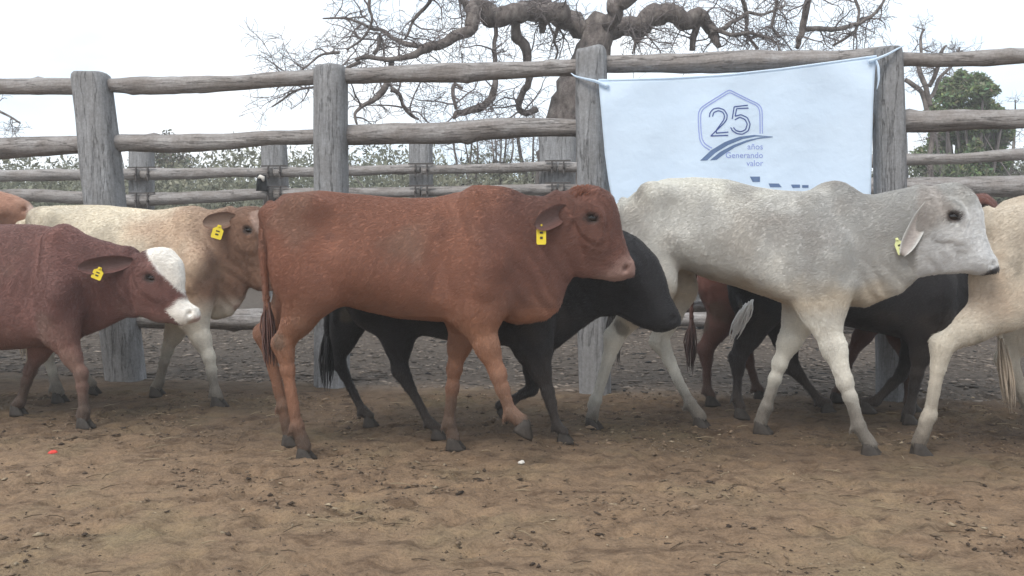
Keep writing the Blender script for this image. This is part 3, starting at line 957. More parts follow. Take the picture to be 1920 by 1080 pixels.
HERD['blaze'] = dict(plane=(60, 4.65, -10), coat=coat_blaze, size=0.98, lat=.125, mud=.85,
    top=[(-285, 475), (-277, 445), (-240, 427), (-150, 423), (-60, 425), (0, 421), (60, 421), (110, 427), (160, 445)],
    bot=[(-282, 530), (-230, 590), (-150, 630), (-60, 650), (20, 656), (90, 648), (140, 632), (172, 612)],
    ntop=[(95, 424), (140, 434), (180, 447), (225, 460), (262, 464)], nbot=[(130, 632), (165, 628), (200, 614), (240, 594), (262, 588)], nax=((110, 525), (265, 520)),
    htop=[(262, 467), (292, 461), (320, 467), (341, 490), (346, 520), (343, 545), (352, 566), (372, 579)],
    hbot=[(240, 560), (262, 590), (300, 606), (322, 606), (345, 613), (366, 606)], hax=((288, 505), (352, 588)),
    eye=(299, 520), nostril=(363, 586), mouth=((366, 602), (328, 596)), ear=((262, 488), (192, 500)), earout=.13, earw=.045, tag=(218, 511), tagw=.05, tagh=.06, tagtilt=-.4,
    earcol=((.12, .05, .042), (.12, .068, .06)),
    legs=[('f', -1, [(115, 540), (112, 622), (152, 697), (158, 762), (157, 792)], True),
          ('f', 1, [(112, 540), (95, 620), (58, 690), (38, 748), (32, 770)], True),
          ('h', -1, [(-230, 490), (-205, 600), (-258, 690), (-238, 772), (-228, 800)], True),
          ('h', 1, [(-225, 490), (-185, 600), (-210, 680), (-172, 752), (-162, 775)], True)],
    tail=[(-282, 450), (-296, 475), (-300, 540), (-298, 620), (-296, 660)], switchcol=(.7, .66, .6))

HERD['tan'] = dict(plane=(230, 5.28, -10), coat=coat_tan, size=1.08, lat=.125, mud=.85,
    top=[(50, 432), (56, 408), (70, 395), (100, 386), (190, 385), (250, 390), (300, 396), (350, 398), (405, 398)],
    bot=[(52, 475), (100, 545), (170, 572), (250, 590), (320, 600), (380, 594), (412, 575)],
    ntop=[(340, 399), (390, 395), (430, 388), (448, 385)], nbot=[(370, 598), (405, 600), (435, 592), (458, 562), (466, 530)], nax=((370, 490), (460, 440)),
    htop=[(444, 388), (468, 380), (490, 387), (503, 410), (512, 450), (522, 495), (531, 515)],
    hbot=[(440, 455), (454, 520), (480, 545), (500, 550), (520, 545)], hax=((470, 428), (515, 528)),
    eye=(480, 432), nostril=(522, 517), mouth=((524, 535), (500, 532)), ear=((452, 408), (412, 420)), earout=.12, earw=.045, tag=(433, 436), tagw=.06, tagh=.075, tagtilt=-.3,
    earcol=((.16, .08, .05), (.3, .2, .15)),
    legs=[('f', -1, [(365, 490), (360, 592), (392, 662), (404, 722), (408, 748)], True),
          ('f', 1, [(362, 490), (340, 592), (314, 652), (298, 712), (293, 735)], True),
          ('h', -1, [(92, 440), (115, 560), (84, 645), (104, 722), (110, 748)], True),
          ('h', 1, [(96, 440), (135, 560), (125, 642), (165, 715), (172, 735)], True)],
    tail=[(55, 402), (44, 430), (42, 500), (44, 560), (46, 600)], switchcol=(.6, .5, .38))

_dx = -520
HERD['tawny'] = dict(plane=(-200, 5.5, -10), coat=coat_tawny, size=1.1, lat=.125, mud=.8,
    top=S(HERD['tan']['top'], _dx, 4), bot=S(HERD['tan']['bot'], _dx, 0),
    ntop=[(-170, 402), (-120, 392), (-75, 372), (-45, 360)], nbot=[(-140, 592), (-95, 560), (-70, 500), (-48, 440)], nax=((-150, 490), (-45, 405)),
    htop=[(-58, 362), (-35, 354), (0, 357), (30, 366), (52, 376), (65, 388)], hbot=[(-60, 440), (-35, 442), (0, 432), (35, 424), (58, 416)], hax=((-25, 396), (50, 398)),
    eye=(-6, 382), nostril=(52, 394), mouth=((58, 408), (30, 412)), ear=((-48, 378), (-95, 395)), earout=.14, earcol=((.34, .17, .11), (.42, .3, .25)),
    legs=[(k, s_, S(P, _dx, -4), pl_) for k, s_, P, pl_ in HERD['tan']['legs']],
    tail=S(HERD['tan']['tail'], _dx), switchcol=(.3, .16, .11))

HERD['black'] = dict(plane=(850, 4.32, -8), coat=coat_black, dust=.10, size=0.92, lat=.12, mud=.35, bend=-.28,
    top=[(630, 500), (636, 474), (660, 455), (720, 450), (800, 456), (880, 456), (940, 452), (1000, 470)],
    bot=[(632, 545), (660, 582), (710, 605), (780, 625), (860, 640), (930, 646), (990, 650), (1030, 625)],
    ntop=[(930, 450), (1020, 456), (1090, 440), (1125, 432)], nbot=[(950, 650), (1000, 660), (1045, 655), (1085, 622), (1118, 598), (1135, 590)], nax=((960, 555), (1140, 515)),
    htop=[(1125, 436), (1163, 428), (1200, 449), (1232, 480), (1248, 520), (1256, 555), (1270, 582)],
    hbot=[(1110, 555), (1150, 588), (1200, 613), (1244, 627), (1264, 620)], hax=((1150, 492), (1252, 598)),
    eye=(1178, 500), nostril=(1261, 596), mouth=((1262, 613), (1215, 600)), ear=((1128, 465), (1080, 500)), earout=.09, earcol=((.02, .019, .02), (.05, .045, .045)), hw=.95,
    legs=[('f', -1, [(985, 560), (1000, 655), (1026, 735), (1045, 800), (1056, 828)], True),
          ('f', 1, [(985, 560), (1005, 655), (998, 728), (958, 752), (938, 775)], False),
          ('h', -1, [(685, 510), (740, 600), (752, 690), (806, 785), (820, 812)], True),
          ('h', 1, [(680, 510), (650, 600), (632, 668), (680, 760), (692, 785)], True)],
    tail=[(634, 478), (620, 505), (614, 560), (612, 620), (612, 650)], switchcol=(.018, .017, .018), lift=50)

HERD['jet'] = dict(plane=(1580, 4.74, -11), coat=coat_black2, dust=.10, size=1.0, lat=.12, mud=.35,
    top=[(1368, 480), (1374, 452), (1410, 428), (1500, 420), (1580, 424), (1660, 418), (1720, 412), (1775, 430)],
    bot=[(1370, 530), (1420, 572), (1480, 590), (1560, 606), (1640, 622), (1700, 636), (1765, 634), (1800, 610)],
    ntop=[(1700, 416), (1790, 412), (1840, 402), (1865, 404)], nbot=[(1700, 640), (1765, 640), (1806, 612), (1824, 570), (1832, 530), (1848, 510)], nax=((1740, 520), (1860, 460)),
    htop=[(1862, 408), (1895, 404), (1928, 430), (1945, 470), (1960, 515)], hbot=[(1850, 490), (1868, 530), (1905, 545), (1945, 550)], hax=((1885, 445), (1942, 530)),
    eye=(1905, 440), nostril=(1950, 522), mouth=((1950, 540), (1920, 532)), ear=((1868, 430), (1825, 455)), earout=.1, earcol=((.02, .018, .018), (.04, .035, .035)),
    legs=[('h', -1, [(1415, 480), (1425, 585), (1384, 680), (1381, 755), (1387, 790)], True),
          ('h', 1, [(1418, 480), (1462, 592), (1486, 690), (1538, 757), (1550, 775)], True),
          ('f', -1, [(1745, 540), (1738, 620), (1719, 702), (1706, 770), (1702, 795)], True),
          ('f', 1, [(1745, 540), (1728, 625), (1690, 702), (1642, 752), (1624, 770)], False)],
    tail=[(1372, 456), (1362, 490), (1368, 535), (1384, 562), (1392, 578)], tailoff=-.26, switchcol=(.75, .73, .70), switch=.8, switchdir=(-.55, 0, -.5), lift=45)

HERD['brown'] = dict(plane=(1550, 5.1, -10), coat=coat_brown, size=1.05, lat=.115, mud=.6,
    top=[(1308, 480), (1316, 450), (1350, 428), (1450, 420), (1550, 420), (1630, 410), (1700, 412)],
    bot=[(1310, 530), (1350, 562), (1430, 582), (1520, 592), (1600, 596), (1690, 570)],
    ntop=[(1630, 408), (1710, 398), (1770, 380), (1795, 372)], nbot=[(1650, 590), (1720, 552), (1760, 502), (1775, 475)], nax=((1660, 490), (1790, 420)),
    htop=[(1792, 370), (1820, 360), (1850, 362), (1868, 377), (1880, 410), (1897, 450)], hbot=[(1780, 445), (1800, 480), (1840, 490), (1885, 482)], hax=((1818, 402), (1882, 462)),
    eye=(1838, 392), nostril=(1890, 458), mouth=((1886, 474), (1860, 470)), ear=((1798, 390), (1750, 410)), earout=.13, earcol=((.11, .045, .035), (.2, .12, .1)),
    legs=[('h', -1, [(1350, 470), (1368, 570), (1324, 660), (1326, 735), (1333, 762)], True),
          ('h', 1, [(1352, 470), (1388, 570), (1398, 655), (1418, 722), (1424, 742)], True),
          ('f', -1, [(1665, 500), (1668, 585), (1700, 665), (1706, 735), (1708, 756)], True),
          ('f', 1, [(1665, 500), (1645, 585), (1595, 660), (1574, 722), (1568, 742)], True)],
    tail=[(1314, 455), (1304, 480), (1298, 540), (1296, 590), (1296, 620)], switchcol=(.06, .03, .025))

LABELS = {
    'red': ('heifer', 'red brown heifer with a narrow yellow ear tag walking in the middle', 'cow'),
    'grey': ('cow', 'pale grey humped cow with long drooping ear walking below the banner', 'cow'),
    'cream': ('cow', 'cream coloured cow cut off by the right edge, rump and hind legs showing', 'cow'),
    'blaze': ('calf', 'dark red calf with white blaze and muzzle and yellow ear tag', 'calf'),
    'tan': ('cow', 'cream backed cow with brown head and yellow ear tag behind the white faced calf', 'cow'),
    'tawny': ('cow', 'tawny cow at the left edge with only its raised muzzle in view', 'cow'),
    'black': ('calf', 'black calf with lowered head behind the red brown heifer', 'calf'),
    'jet': ('cow', 'black cow behind the pale grey cow, chest and legs showing below it', 'cow'),
    'brown': ('cow', 'dark brown cow behind the black cow, hind leg showing under grey belly', 'cow'),
}
# ------------------------------------------------------------------ setting
# ground: one sheet, dense where the pen is seen, reaching the horizon
M_ground, n, l, b = new_mat('pen_dirt')
vg = mapped(n, l, (1, 1, 1))
t1 = noise(n, l, vg, 1.3, 6, 0.6); t2 = noise(n, l, vg, 14, 8, 0.7); t3 = noise(n, l, vg, 90, 5, 0.7)
c1 = ramp(n, l, t1.outputs[0], [(0.3, (0.235, 0.155, 0.098)), (0.5, (0.275, 0.186, 0.118)), (0.7, (0.265, 0.200, 0.120))])
c2 = ramp(n, l, t2.outputs[0], [(0.28, (0.50, 0.47, 0.45)), (0.5, (0.95, 0.95, 0.95)), (0.75, (1.22, 1.2, 1.15))])
c3 = ramp(n, l, t3.outputs[0], [(0.3, (0.6, 0.58, 0.56)), (0.55, (1, 1, 1)), (0.8, (1.25, 1.22, 1.18))])
cc = mixc(n, l, c1.outputs[0], c2.outputs[0], 0.9, 'MULTIPLY')
cc = mixc(n, l, cc, c3.outputs[0], 0.8, 'MULTIPLY')
t4 = noise(n, l, mapped(n, l, (1, 2.2, 1)), 4.2, 6, 0.72)
c4 = ramp(n, l, t4.outputs[0], [(0.36, (0.52, 0.48, 0.46)), (0.47, (1, 1, 1)), (0.68, (1.14, 1.12, 1.06))])
cc = mixc(n, l, cc, c4.outputs[0], 0.85, 'MULTIPLY')
at_g = n.new('ShaderNodeAttribute'); at_g.attribute_name = 'Col'
sepg = n.new('ShaderNodeSeparateColor'); l.new(at_g.outputs['Color'], sepg.inputs[0])
# trodden damp strip with the herd's contact shade painted in (green) and grey leaf mould beyond the fence (red)
mould = ramp(n, l, t2.outputs[0], [(0.3, (0.05, 0.039, 0.031)), (0.5, (0.10, 0.079, 0.063)), (0.7, (0.15, 0.122, 0.1))])
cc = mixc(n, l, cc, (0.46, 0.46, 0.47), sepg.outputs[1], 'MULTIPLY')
cc = mixc(n, l, cc, mould.outputs[0], sepg.outputs[0])
l.new(cc, b.inputs['Base Color']); b.inputs['Roughness'].default_value = 0.95
hm = n.new('ShaderNodeMath'); hm.operation = 'MULTIPLY_ADD'; hm.inputs[1].default_value = 0.35
l.new(t3.outputs[0], hm.inputs[0]); l.new(t2.outputs[0], hm.inputs[2])
bump(n, l, b, hm.outputs[0], 0.03, 0.9)

FM = -0.17                                    # both fences run with this slope in plan
FY0, BY0 = 5.64, 9.8
fence_y = lambda X, Y0: Y0 + FM * X


def axis_pts(segs):
    out = []
    for a, b_, st in segs: out += list(np.arange(a, b_, st))
    return np.array(out + [segs[-1][1]])


gx = axis_pts([(-900, -60, 120), (-60, -12, 6), (-12, -4.2, 0.3), (-4.2, 4.2, 0.024), (4.2, 12, 0.3), (12, 60, 6), (60, 900, 120)])
gy = axis_pts([(-200, -10, 40), (-10, 1.9, 0.7), (1.9, 5.6, 0.024), (5.6, 11, 0.08), (11, 40, 1.5), (40, 1400, 120)])
GX, GY = np.meshgrid(gx, gy, indexing='ij')
near = sstep(-4.6, -3.8, GX) * (1 - sstep(3.8, 4.6, GX)) * sstep(1.4, 2.2, GY) * (1 - sstep(9, 11, GY))
P2 = np.stack([GX, GY, np.zeros_like(GX)], -1)
GZ = (vnoise(P2, 1.1, 2) * 0.016 + vnoise(P2 + 3, 6.0, 3) * 0.007 + np.abs(vnoise(P2 + 9, 17.0, 3)) * 0.012 - 0.006)
# hoof prints churned into the dirt
rg = np.random.default_rng(3)
for _ in range(1500):
    hx_, hy_ = rg.uniform(-3.6, 3.6), rg.uniform(2.2, 5.5)
    a_, r_ = rg.uniform(0, 6.28), rg.uniform(0.035, 0.06)
    i0, i1 = np.searchsorted(gx, (hx_ - .16, hx_ + .16)); j0, j1 = np.searchsorted(gy, (hy_ - .16, hy_ + .16))
    dx, dy = GX[i0:i1, j0:j1] - hx_, GY[i0:i1, j0:j1] - hy_
    q = np.hypot((dx * math.cos(a_) + dy * math.sin(a_)) / 1.35, -dx * math.sin(a_) + dy * math.cos(a_)) / r_
    GZ[i0:i1, j0:j1] += rg.uniform(.5, 1.2) * .85 * (-0.014 * np.exp(-q ** 4) + 0.007 * np.exp(-((q - 1.25) / .3) ** 2))
GZ *= near
GZ -= 0.004
fy_ = FY0 + FM * GX
beyond = sstep(-0.25, 0.15, GY - fy_ + vnoise(P2, 3.0, 3) * .25) 
damp_shade = sstep(-2.25, -1.15, GY - fy_ + vnoise(P2 + 4, 1.6, 3) * .35) * (1 - beyond)  # wet soil plus painted shade around the hooves, in one mask
gc = np.stack([beyond, damp_shade * .95, np.zeros_like(damp_shade)], -1).reshape(-1, 3)
ni, nj = GX.shape
ii = (np.arange(ni - 1)[:, None] * nj + np.arange(nj - 1)[None, :]).ravel()
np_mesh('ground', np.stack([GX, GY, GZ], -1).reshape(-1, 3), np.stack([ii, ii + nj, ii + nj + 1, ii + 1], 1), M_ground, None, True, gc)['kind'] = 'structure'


def ground_z(X, Y):
    i = np.clip(np.searchsorted(gx, X) - 1, 0, ni - 2); j = np.clip(np.searchsorted(gy, Y) - 1, 0, nj - 2)
    return GZ[i, j]


# ---- near fence
fx = lambda Y0: (0.0, Y0)
rail_fence = empty('rail_fence', (0, FY0, 0), math.atan(FM))
tag(rail_fence, 'weathered grey post and rail corral fence right behind the cattle', 'fence')
PF = Plane(960, FY0, math.degrees(math.atan(FM)))
far_fence = empty('rail_fence', (0, BY0, 0), math.atan(FM))
tag(far_fence, 'lower looking farther fence of thin rails strapped to posts, seen through the nearer one', 'fence')
PB = Plane(960, BY0, math.degrees(math.atan(FM)))


def rail(parent, P, spec, off=0.0, n=64, sides=22, seed=0, squash=1.0, ext=0.0):
    """spec = [(x, top, bottom)] along the rail in the fence plane"""
    pts = []
    for x, yt, yb in spec:
        a, b_ = P.p(x, yt, off), P.p(x, yb, off)
        pts.append((*(a + b_) / 2, abs(a[2] - b_[2]) / 2))
    p = smooth_line(np.array(pts), n)
    r = p[:, 3].copy(); c = p[:, :3].copy()
    k = vnoise(c + seed * 3.1, 2.3, 3)
    c[:, 2] += .014 * k; c[:, 1] += .02 * vnoise(c + seed + 40, 2.0, 2)
    r *= 1 + .12 * vnoise(c + seed + 80, 5.0, 3)
    V, Q = tube(c, r, sides, 1.0, 0.0, up=(0, 1, 0))
    V = np.array(V)
    cen = np.repeat(c, sides, axis=0); m = len(cen)
    d = V[:m] - cen
    ang = np.arctan2(d[:, 1], d[:, 2])
    w = vnoise(np.stack([cen[:, 0] * 1.2 + seed, ang * 1.1, np.zeros(m) + seed * 7], 1), 1.6, 3)
    fine = vnoise(np.stack([cen[:, 0] * 2.0 + seed, np.cos(ang) * 4, np.sin(ang) * 4], 1), 1.5, 3)
    crack = np.exp(-((np.mod(ang + .35 * np.sin(cen[:, 0] * 1.3 + seed) + seed, 2.1) - 1.05) / .09) ** 2) * sstep(-.1, .3, vnoise(cen + seed + 20, 1.4, 2))
    V[:m] = cen + d * (1 + .13 * w + .06 * fine - .06 * crack)[:, None]
    # knots
    rk = random.Random(seed)
    for _ in range(rk.randint(2, 4)):
        q = rk.randrange(m); dd = np.linalg.norm(V[:m] - V[q], axis=1)
        V[:m] += d / np.linalg.norm(d, axis=1)[:, None] * (rk.uniform(.008, .02) * np.exp(-(dd / .035) ** 2))[:, None]
    return mesh_obj('rail', V, fixq(Q), M_rail, parent, True)


def post(parent, P, top, base, w_top, w_base, off=0.0, depth=0.2, seed=0, mat=None, n=34, sides=20, bevel=.03):
    """squarish hewn post: top=(x,y) centre of the top edge, base=(x,y) a centre lower down, extended into the ground"""
    a = P.p(*top, off); b_ = P.p(*base, off)
    t = a[2] / (a[2] - b_[2])
    g = a + (b_ - a) * (a[2] + .35) / (a[2] - b_[2])
    zs = np.linspace(0, 1, n)
    zs = np.r_[zs[:-1] * .97, .985, .995, 1.0]
    c = g[None] + (a - g)[None] * zs[:, None]
    sc = np.linalg.norm(a - b_)
    wa = w_top / 2; wb = w_base / 2
    fr = (a[2] - c[:, 2]) / (a[2] - b_[2])
    r = wa + (wb - wa) * np.clip(fr, 0, 1.6)
    r[-3:] *= np.array((.985, .95, .86))
    c[:, 0] += .012 * vnoise(c + seed * 5, 1.7, 2); c[:, 1] += .012 * vnoise(c + seed * 5 + 9, 1.7, 2)
    ang = np.arange(sides) * 2 * math.pi / sides
    pw = 3.2
    sq = (np.abs(np.cos(ang)) ** pw + np.abs(np.sin(ang)) ** pw) ** (-1 / pw)
    V = []
    for i in range(len(c)):
        rr = sq * r[i]
        w = vnoise(np.stack([np.cos(ang) * 1.3, np.sin(ang) * 1.3, np.full(sides, c[i, 2] * .9 + seed * 7)], 1), 1.3, 3)
        f = vnoise(np.stack([np.cos(ang) * 6, np.sin(ang) * 6, np.full(sides, c[i, 2] * 1.3 + seed * 3)], 1), 1.3, 2)
        crk = np.exp(-((np.mod(ang + .2 * math.sin(c[i, 2] * 2.3 + seed) + seed * 1.7, 1.3) - .65) / .07) ** 2) * (.4 + .6 * math.sin(c[i, 2] * 3 + seed) ** 2)
        rr = rr * (1 + .075 * w + .02 * f - .025 * crk)
        V.append(np.stack([c[i, 0] + np.cos(ang) * rr, c[i, 1] + np.sin(ang) * rr * depth / w_top, np.full(sides, c[i, 2])], 1))
    V[-1][:, 2] += .014 * vnoise(V[-1] + seed, 9.0, 2)
    V[-2][:, 2] += .010 * vnoise(V[-1] + seed, 9.0, 2)
    V = list(np.concatenate(V)); Q = []
    for i in range(len(c) - 1):
        for j in range(sides):
            k = (j + 1) % sides; Q.append((i * sides + j, i * sides + k, (i + 1) * sides + k, (i + 1) * sides + j))
    V.append(c[-1] + np.array((0, 0, .004))); t0 = (len(c) - 1) * sides
    Q += [(len(V) - 1, t0 + j, t0 + (j + 1) % sides) for j in range(sides)]
    return mesh_obj('post', V, Q, mat or M_post, parent, True)


FP = [((-270, 150), (-262, 385), .235), ((170, 138), (198, 385), .245), ((620, 126), (621, 355), .205), ((1110, 92), (1112, 350), .19), ((1664, 91), (1668, 360), .165), ((2290, 70), (2288, 380), .19)]
for k, (tp, bs, w) in enumerate(FP):
    post(rail_fence, PF, tp, bs, w, w * 1.03, seed=k + 1, depth=.21)
TOP = [[(-290, 150, 182), (-100, 148, 180), (150, 147, 177)],
       [(195, 146, 172), (280, 142, 176), (430, 141, 169), (610, 131, 160)],
       [(632, 128, 157), (760, 121, 154), (860, 118, 157), (980, 116, 146), (1095, 110, 142)],
       [(1125, 106, 138), (1300, 99, 137), (1400, 93, 135), (1560, 94, 126), (1672, 86, 116)],
       [(1672, 97, 124), (1760, 100, 126), (1850, 91, 121), (1960, 90, 118), (2300, 66, 98)]]
SEC = [[(-290, 262, 300), (0, 258, 299), (170, 254, 288)],
       [(200, 253, 282), (290, 252, 288), (430, 250, 280), (520, 244, 270), (605, 244, 271)],
       [(635, 237, 275), (760, 232, 270), (960, 222, 262), (1010, 225, 258), (1095, 228, 258)],
       [(1125, 226, 258), (1400, 216, 250), (1655, 211, 246)],
       [(1675, 211, 246), (1780, 207, 246), (1920, 206, 240), (2300, 190, 228)]]
LOW = [[(-290, 584, 620), (170, 588, 616)], [(190, 590, 614), (430, 592, 618), (610, 586, 612)], [(632, 570, 596), (1095, 560, 586)], [(1125, 574, 590), (1400, 560, 584), (1655, 545, 574)], [(1675, 545, 574), (2300, 560, 600)]]
MID = [[(-290, 430, 464), (170, 428, 460)], [(190, 432, 460), (610, 426, 456)], [(632, 424, 456), (1095, 418, 450)], [(1125, 420, 450), (1655, 412, 446)], [(1675, 410, 446), (2300, 408, 450)]]
sd_ = 1
for grp in (TOP, SEC, MID, LOW):
    for spec in grp:
        rail(rail_fence, PF, spec, off=.03 if grp is TOP else .05, seed=sd_); sd_ += 1

# ---- far fence with strapped rails
BP = [((-30, 275), (-28, 390), .30), ((266, 268), (266, 385), .30), ((514, 268), (518, 350), .30), ((790, 258), (790, 350), .27), ((1046, 240), (1044, 350), .40), ((1330, 240), (1330, 380), .28), ((1672, 214), (1676, 360), .28), ((2010, 205), (2010, 380), .3)]
for k, (tp, bs, w) in enumerate(BP):
    post(far_fence, PB, tp, bs, w, w, off=.18, seed=k + 20, n=22, sides=16)
for j, (rows) in enumerate((((-40, 318, 341), (266, 316, 337), (514, 313, 332), (790, 309, 327), (1060, 303, 322), (1330, 300, 322), (1672, 288, 312), (1800, 288, 308), (1920, 278, 301), (2040, 272, 298)),
                            ((-40, 357, 380), (60, 354, 378), (266, 364, 388), (514, 352, 374), (790, 350, 368), (1046, 345, 366), (1330, 344, 370), (1672, 332, 372), (1800, 331, 366), (2040, 328, 376)),
                            ((-40, 420, 446), (514, 420, 444), (1046, 418, 444), (1672, 416, 446), (2040, 415, 448)),
                            ((-40, 500, 526), (514, 498, 522), (1046, 498, 522), (1672, 500, 528), (2040, 500, 530)),
                            ((-40, 578, 606), (514, 580, 604), (1046, 582, 608), (1672, 590, 620), (2040, 592, 624)))):
    xs = [b_[0][0] for b_ in BP]
    R_ = np.array(rows, dtype=float)
    for k in range(len(xs) - 1):
        inner = [r for r in rows if xs[k] + 8 < r[0] < xs[k + 1] - 8]
        itp = lambda x: (x, float(np.interp(x, R_[:, 0], R_[:, 1])), float(np.interp(x, R_[:, 0], R_[:, 2])))
        spec = [itp(xs[k] + 2)] + [itp(xs[k] * .6 + xs[k + 1] * .4)] + inner + [itp(xs[k] * .2 + xs[k + 1] * .8)] + [itp(xs[k + 1] - 2)]
        spec = sorted(set(spec))
        rail(far_fence, PB, spec, off=-.02, n=26, sides=12, seed=sd_); sd_ += 1
    if j < 2:
        for k in range(1, len(xs) - 1):
            yt, yb = np.interp(xs[k], R_[:, 0], R_[:, 1]), np.interp(xs[k], R_[:, 0], R_[:, 2])
            mb = MB()
            for dx in (-11, 11):
                a, b_ = PB.p(xs[k] + dx, yt - 3, -.1), PB.p(xs[k] + dx, yb + 3, -.1)
                mb.box((a + b_) / 2, (.016, .02, abs(a[2] - b_[2])))
            a, b_ = PB.p(xs[k] - 24, yt - 2, -.09), PB.p(xs[k] + 24, yt - 2, -.09)
            mb.box((a + b_) / 2, (abs(a[0] - b_[0]), .02, .016))
            st = mb.build('strap', M_strap, far_fence, False)
            for dx in (-11, 11):
                mb = MB(); c = PB.p(xs[k] + dx, (yt + yb) / 2, -.11)
                mb.tube([c, c - np.array((0, .02, 0))], [.014, .011], 8); mb.build('bolt', M_strap, st)

# ---- banner
M_cloth, n, l, b = new_mat('banner_cloth')
b.inputs['Base Color'].default_value = (0.80, 0.89, 0.99, 1); b.inputs['Roughness'].default_value = 0.85
tr = n.new('ShaderNodeBsdfTranslucent'); tr.inputs[0].default_value = (0.82, 0.92, 1.0, 1)
ms = n.new('ShaderNodeMixShader'); ms.inputs[0].default_value = 0.42
out = n['Material Output']
l.new(b.outputs[0], ms.inputs[1]); l.new(tr.outputs[0], ms.inputs[2]); l.new(ms.outputs[0], out.inputs[0])
wv = noise(n, l, mapped(n, l, (3, 3, 3)), 3.0, 4, 0.5); bump(n, l, b, wv.outputs[0], 0.02, 0.5)
M_print = flat_mat('navy_print', (0.06, 0.09, 0.26), 0.8, 0.1)
M_printm = flat_mat('slate_print', (0.12, 0.18, 0.31), 0.8, 0.1)
M_printl = flat_mat('lavender_print', (0.30, 0.36, 0.66), 0.8, 0.1)


def boff(x, y):
    t = (x - 1125) / 515.0; v = (y - 100) / 400.0
    sag = .012 * math.sin(t * 9 + v * 2.2) * v + .016 * math.sin(t * 4.1 - 1.2) * math.sin(v * 3) + .006 * math.sin(t * 23 + 3 * v)
    pull = .014 * math.sin((t * 1.2 + v) * 14) * math.exp(-((t - 0) ** 2 + (v - .1) ** 2) / .03) + .014 * math.sin((t * .9 - v) * 17) * math.exp(-((t - 1) ** 2 + (v) ** 2) / .04)
    return -.150 + sag * 1.3 + pull * 1.3


banner = empty('banner', (0, FY0, 0), math.atan(FM))
tag(banner, 'pale blue white cloth banner with 25 logo tied between two fence posts', 'banner')
LE = np.array([(150, 1122), (175, 1124), (230, 1129), (290, 1134), (340, 1141), (370, 1147), (440, 1153), (540, 1158)], float)
RE = np.array([(104, 1644), (140, 1640), (200, 1637), (280, 1635), (360, 1633), (450, 1631), (540, 1630)], float)
TE = np.array([(0, 150), (.06, 150), (.25, 147), (.45, 141), (.65, 130), (.85, 116), (1, 105)], float)
NU, NV = 90, 60
V = []
for i in range(NU + 1):
    u = i / NU; yt = np.interp(u, TE[:, 0], TE[:, 1])
    for j in range(NV + 1):
        v = j / NV; y = yt + (520 - yt) * v
        x = np.interp(y, LE[:, 0], LE[:, 1]) * (1 - u) + np.interp(y, RE[:, 0], RE[:, 1]) * u
        V.append(PF.p(x, y, boff(x, y)))
Q = [(i * (NV + 1) + j, i * (NV + 1) + j + 1, (i + 1) * (NV + 1) + j + 1, (i + 1) * (NV + 1) + j) for i in range(NU) for j in range(NV)]
cl = mesh_obj('cloth', V, Q, M_cloth, banner, True)
so = cl.modifiers.new('thick', 'SOLIDIFY'); so.thickness = .0015; so.offset = 1
mb = MB()
hem = [PF.p(np.interp(0, [0], [1122]) * (1 - u) + 1644 * u, np.interp(u, TE[:, 0], TE[:, 1]), boff(1122 + 522 * u, np.interp(u, TE[:, 0], TE[:, 1])) - .002) for u in np.linspace(0, 1, 40)]
mb.tube(hem, .006, 8); mb.build('hem', M_cloth, cl)


def strip(mb, P3, ws, tw=.002):
    mb.tube(smooth_line(np.array(P3), 18), np.interp(np.linspace(0, 1, 18), np.linspace(0, 1, len(ws)), ws), 8, squash=.45)


mb = MB(); strip(mb, [PF.p(1140, 163, -.146), PF.p(1118, 152, -.15), PF.p(1098, 148, -.15), PF.p(1078, 143, -.10), PF.p(1072, 138, -.02)], [.03, .02, .014, .011, .008]); mb.build('tie', M_cloth, banner)
mb = MB(); strip(mb, [PF.p(1628, 116, -.146), PF.p(1645, 110, -.15), PF.p(1664, 102, -.14), PF.p(1682, 92, -.12), PF.p(1694, 86, -.02)], [.024, .016, .012, .010, .008]); mb.build('tie', M_cloth, banner)
mb = MB(); strip(mb, [PF.p(1642, 112, -.15), PF.p(1647, 125, -.16), PF.p(1648, 150, -.155), PF.p(1644, 168, -.15)], [.010, .014, .012, .004]); mb.build('tie', M_cloth, banner)

lx = lambda c: 1280 + c[0] / 5.685
ly = lambda c: 150 + c[1] / 5.685
PRINT = .0035


def bpt(x, y, lift=PRINT): return PF.p(x, y, boff(x, y) - lift)


def ribbon(mb, path, w):
    p = resample(np.array([(lx(c), ly(c)) for c in path]), max(6, len(path) * 6))
    for _ in range(2): p[1:-1] = (p[:-2] + 2 * p[1:-1] + p[2:]) / 4
    t = np.gradient(p, axis=0); t /= np.linalg.norm(t, axis=1)[:, None] + 1e-9
    nn = np.stack([-t[:, 1], t[:, 0]], 1) * w / 2
    V = []
    for a, d in zip(p, nn): V += [bpt(*(a + d)), bpt(*(a - d))]
    mb.add(V, [(2 * i, 2 * i + 1, 2 * i + 3, 2 * i + 2) for i in range(len(p) - 1)])


def area(mb, up, lo_, n=40):
    a = resample(np.array([(lx(c), ly(c)) for c in up]), n); d = resample(np.array([(lx(c), ly(c)) for c in lo_]), n)
    V = []
    for q, w in zip(a, d): V += [bpt(*q), bpt(*w)]
    mb.add(V, [(2 * i, 2 * i + 1, 2 * i + 3, 2 * i + 2) for i in range(n - 1)])


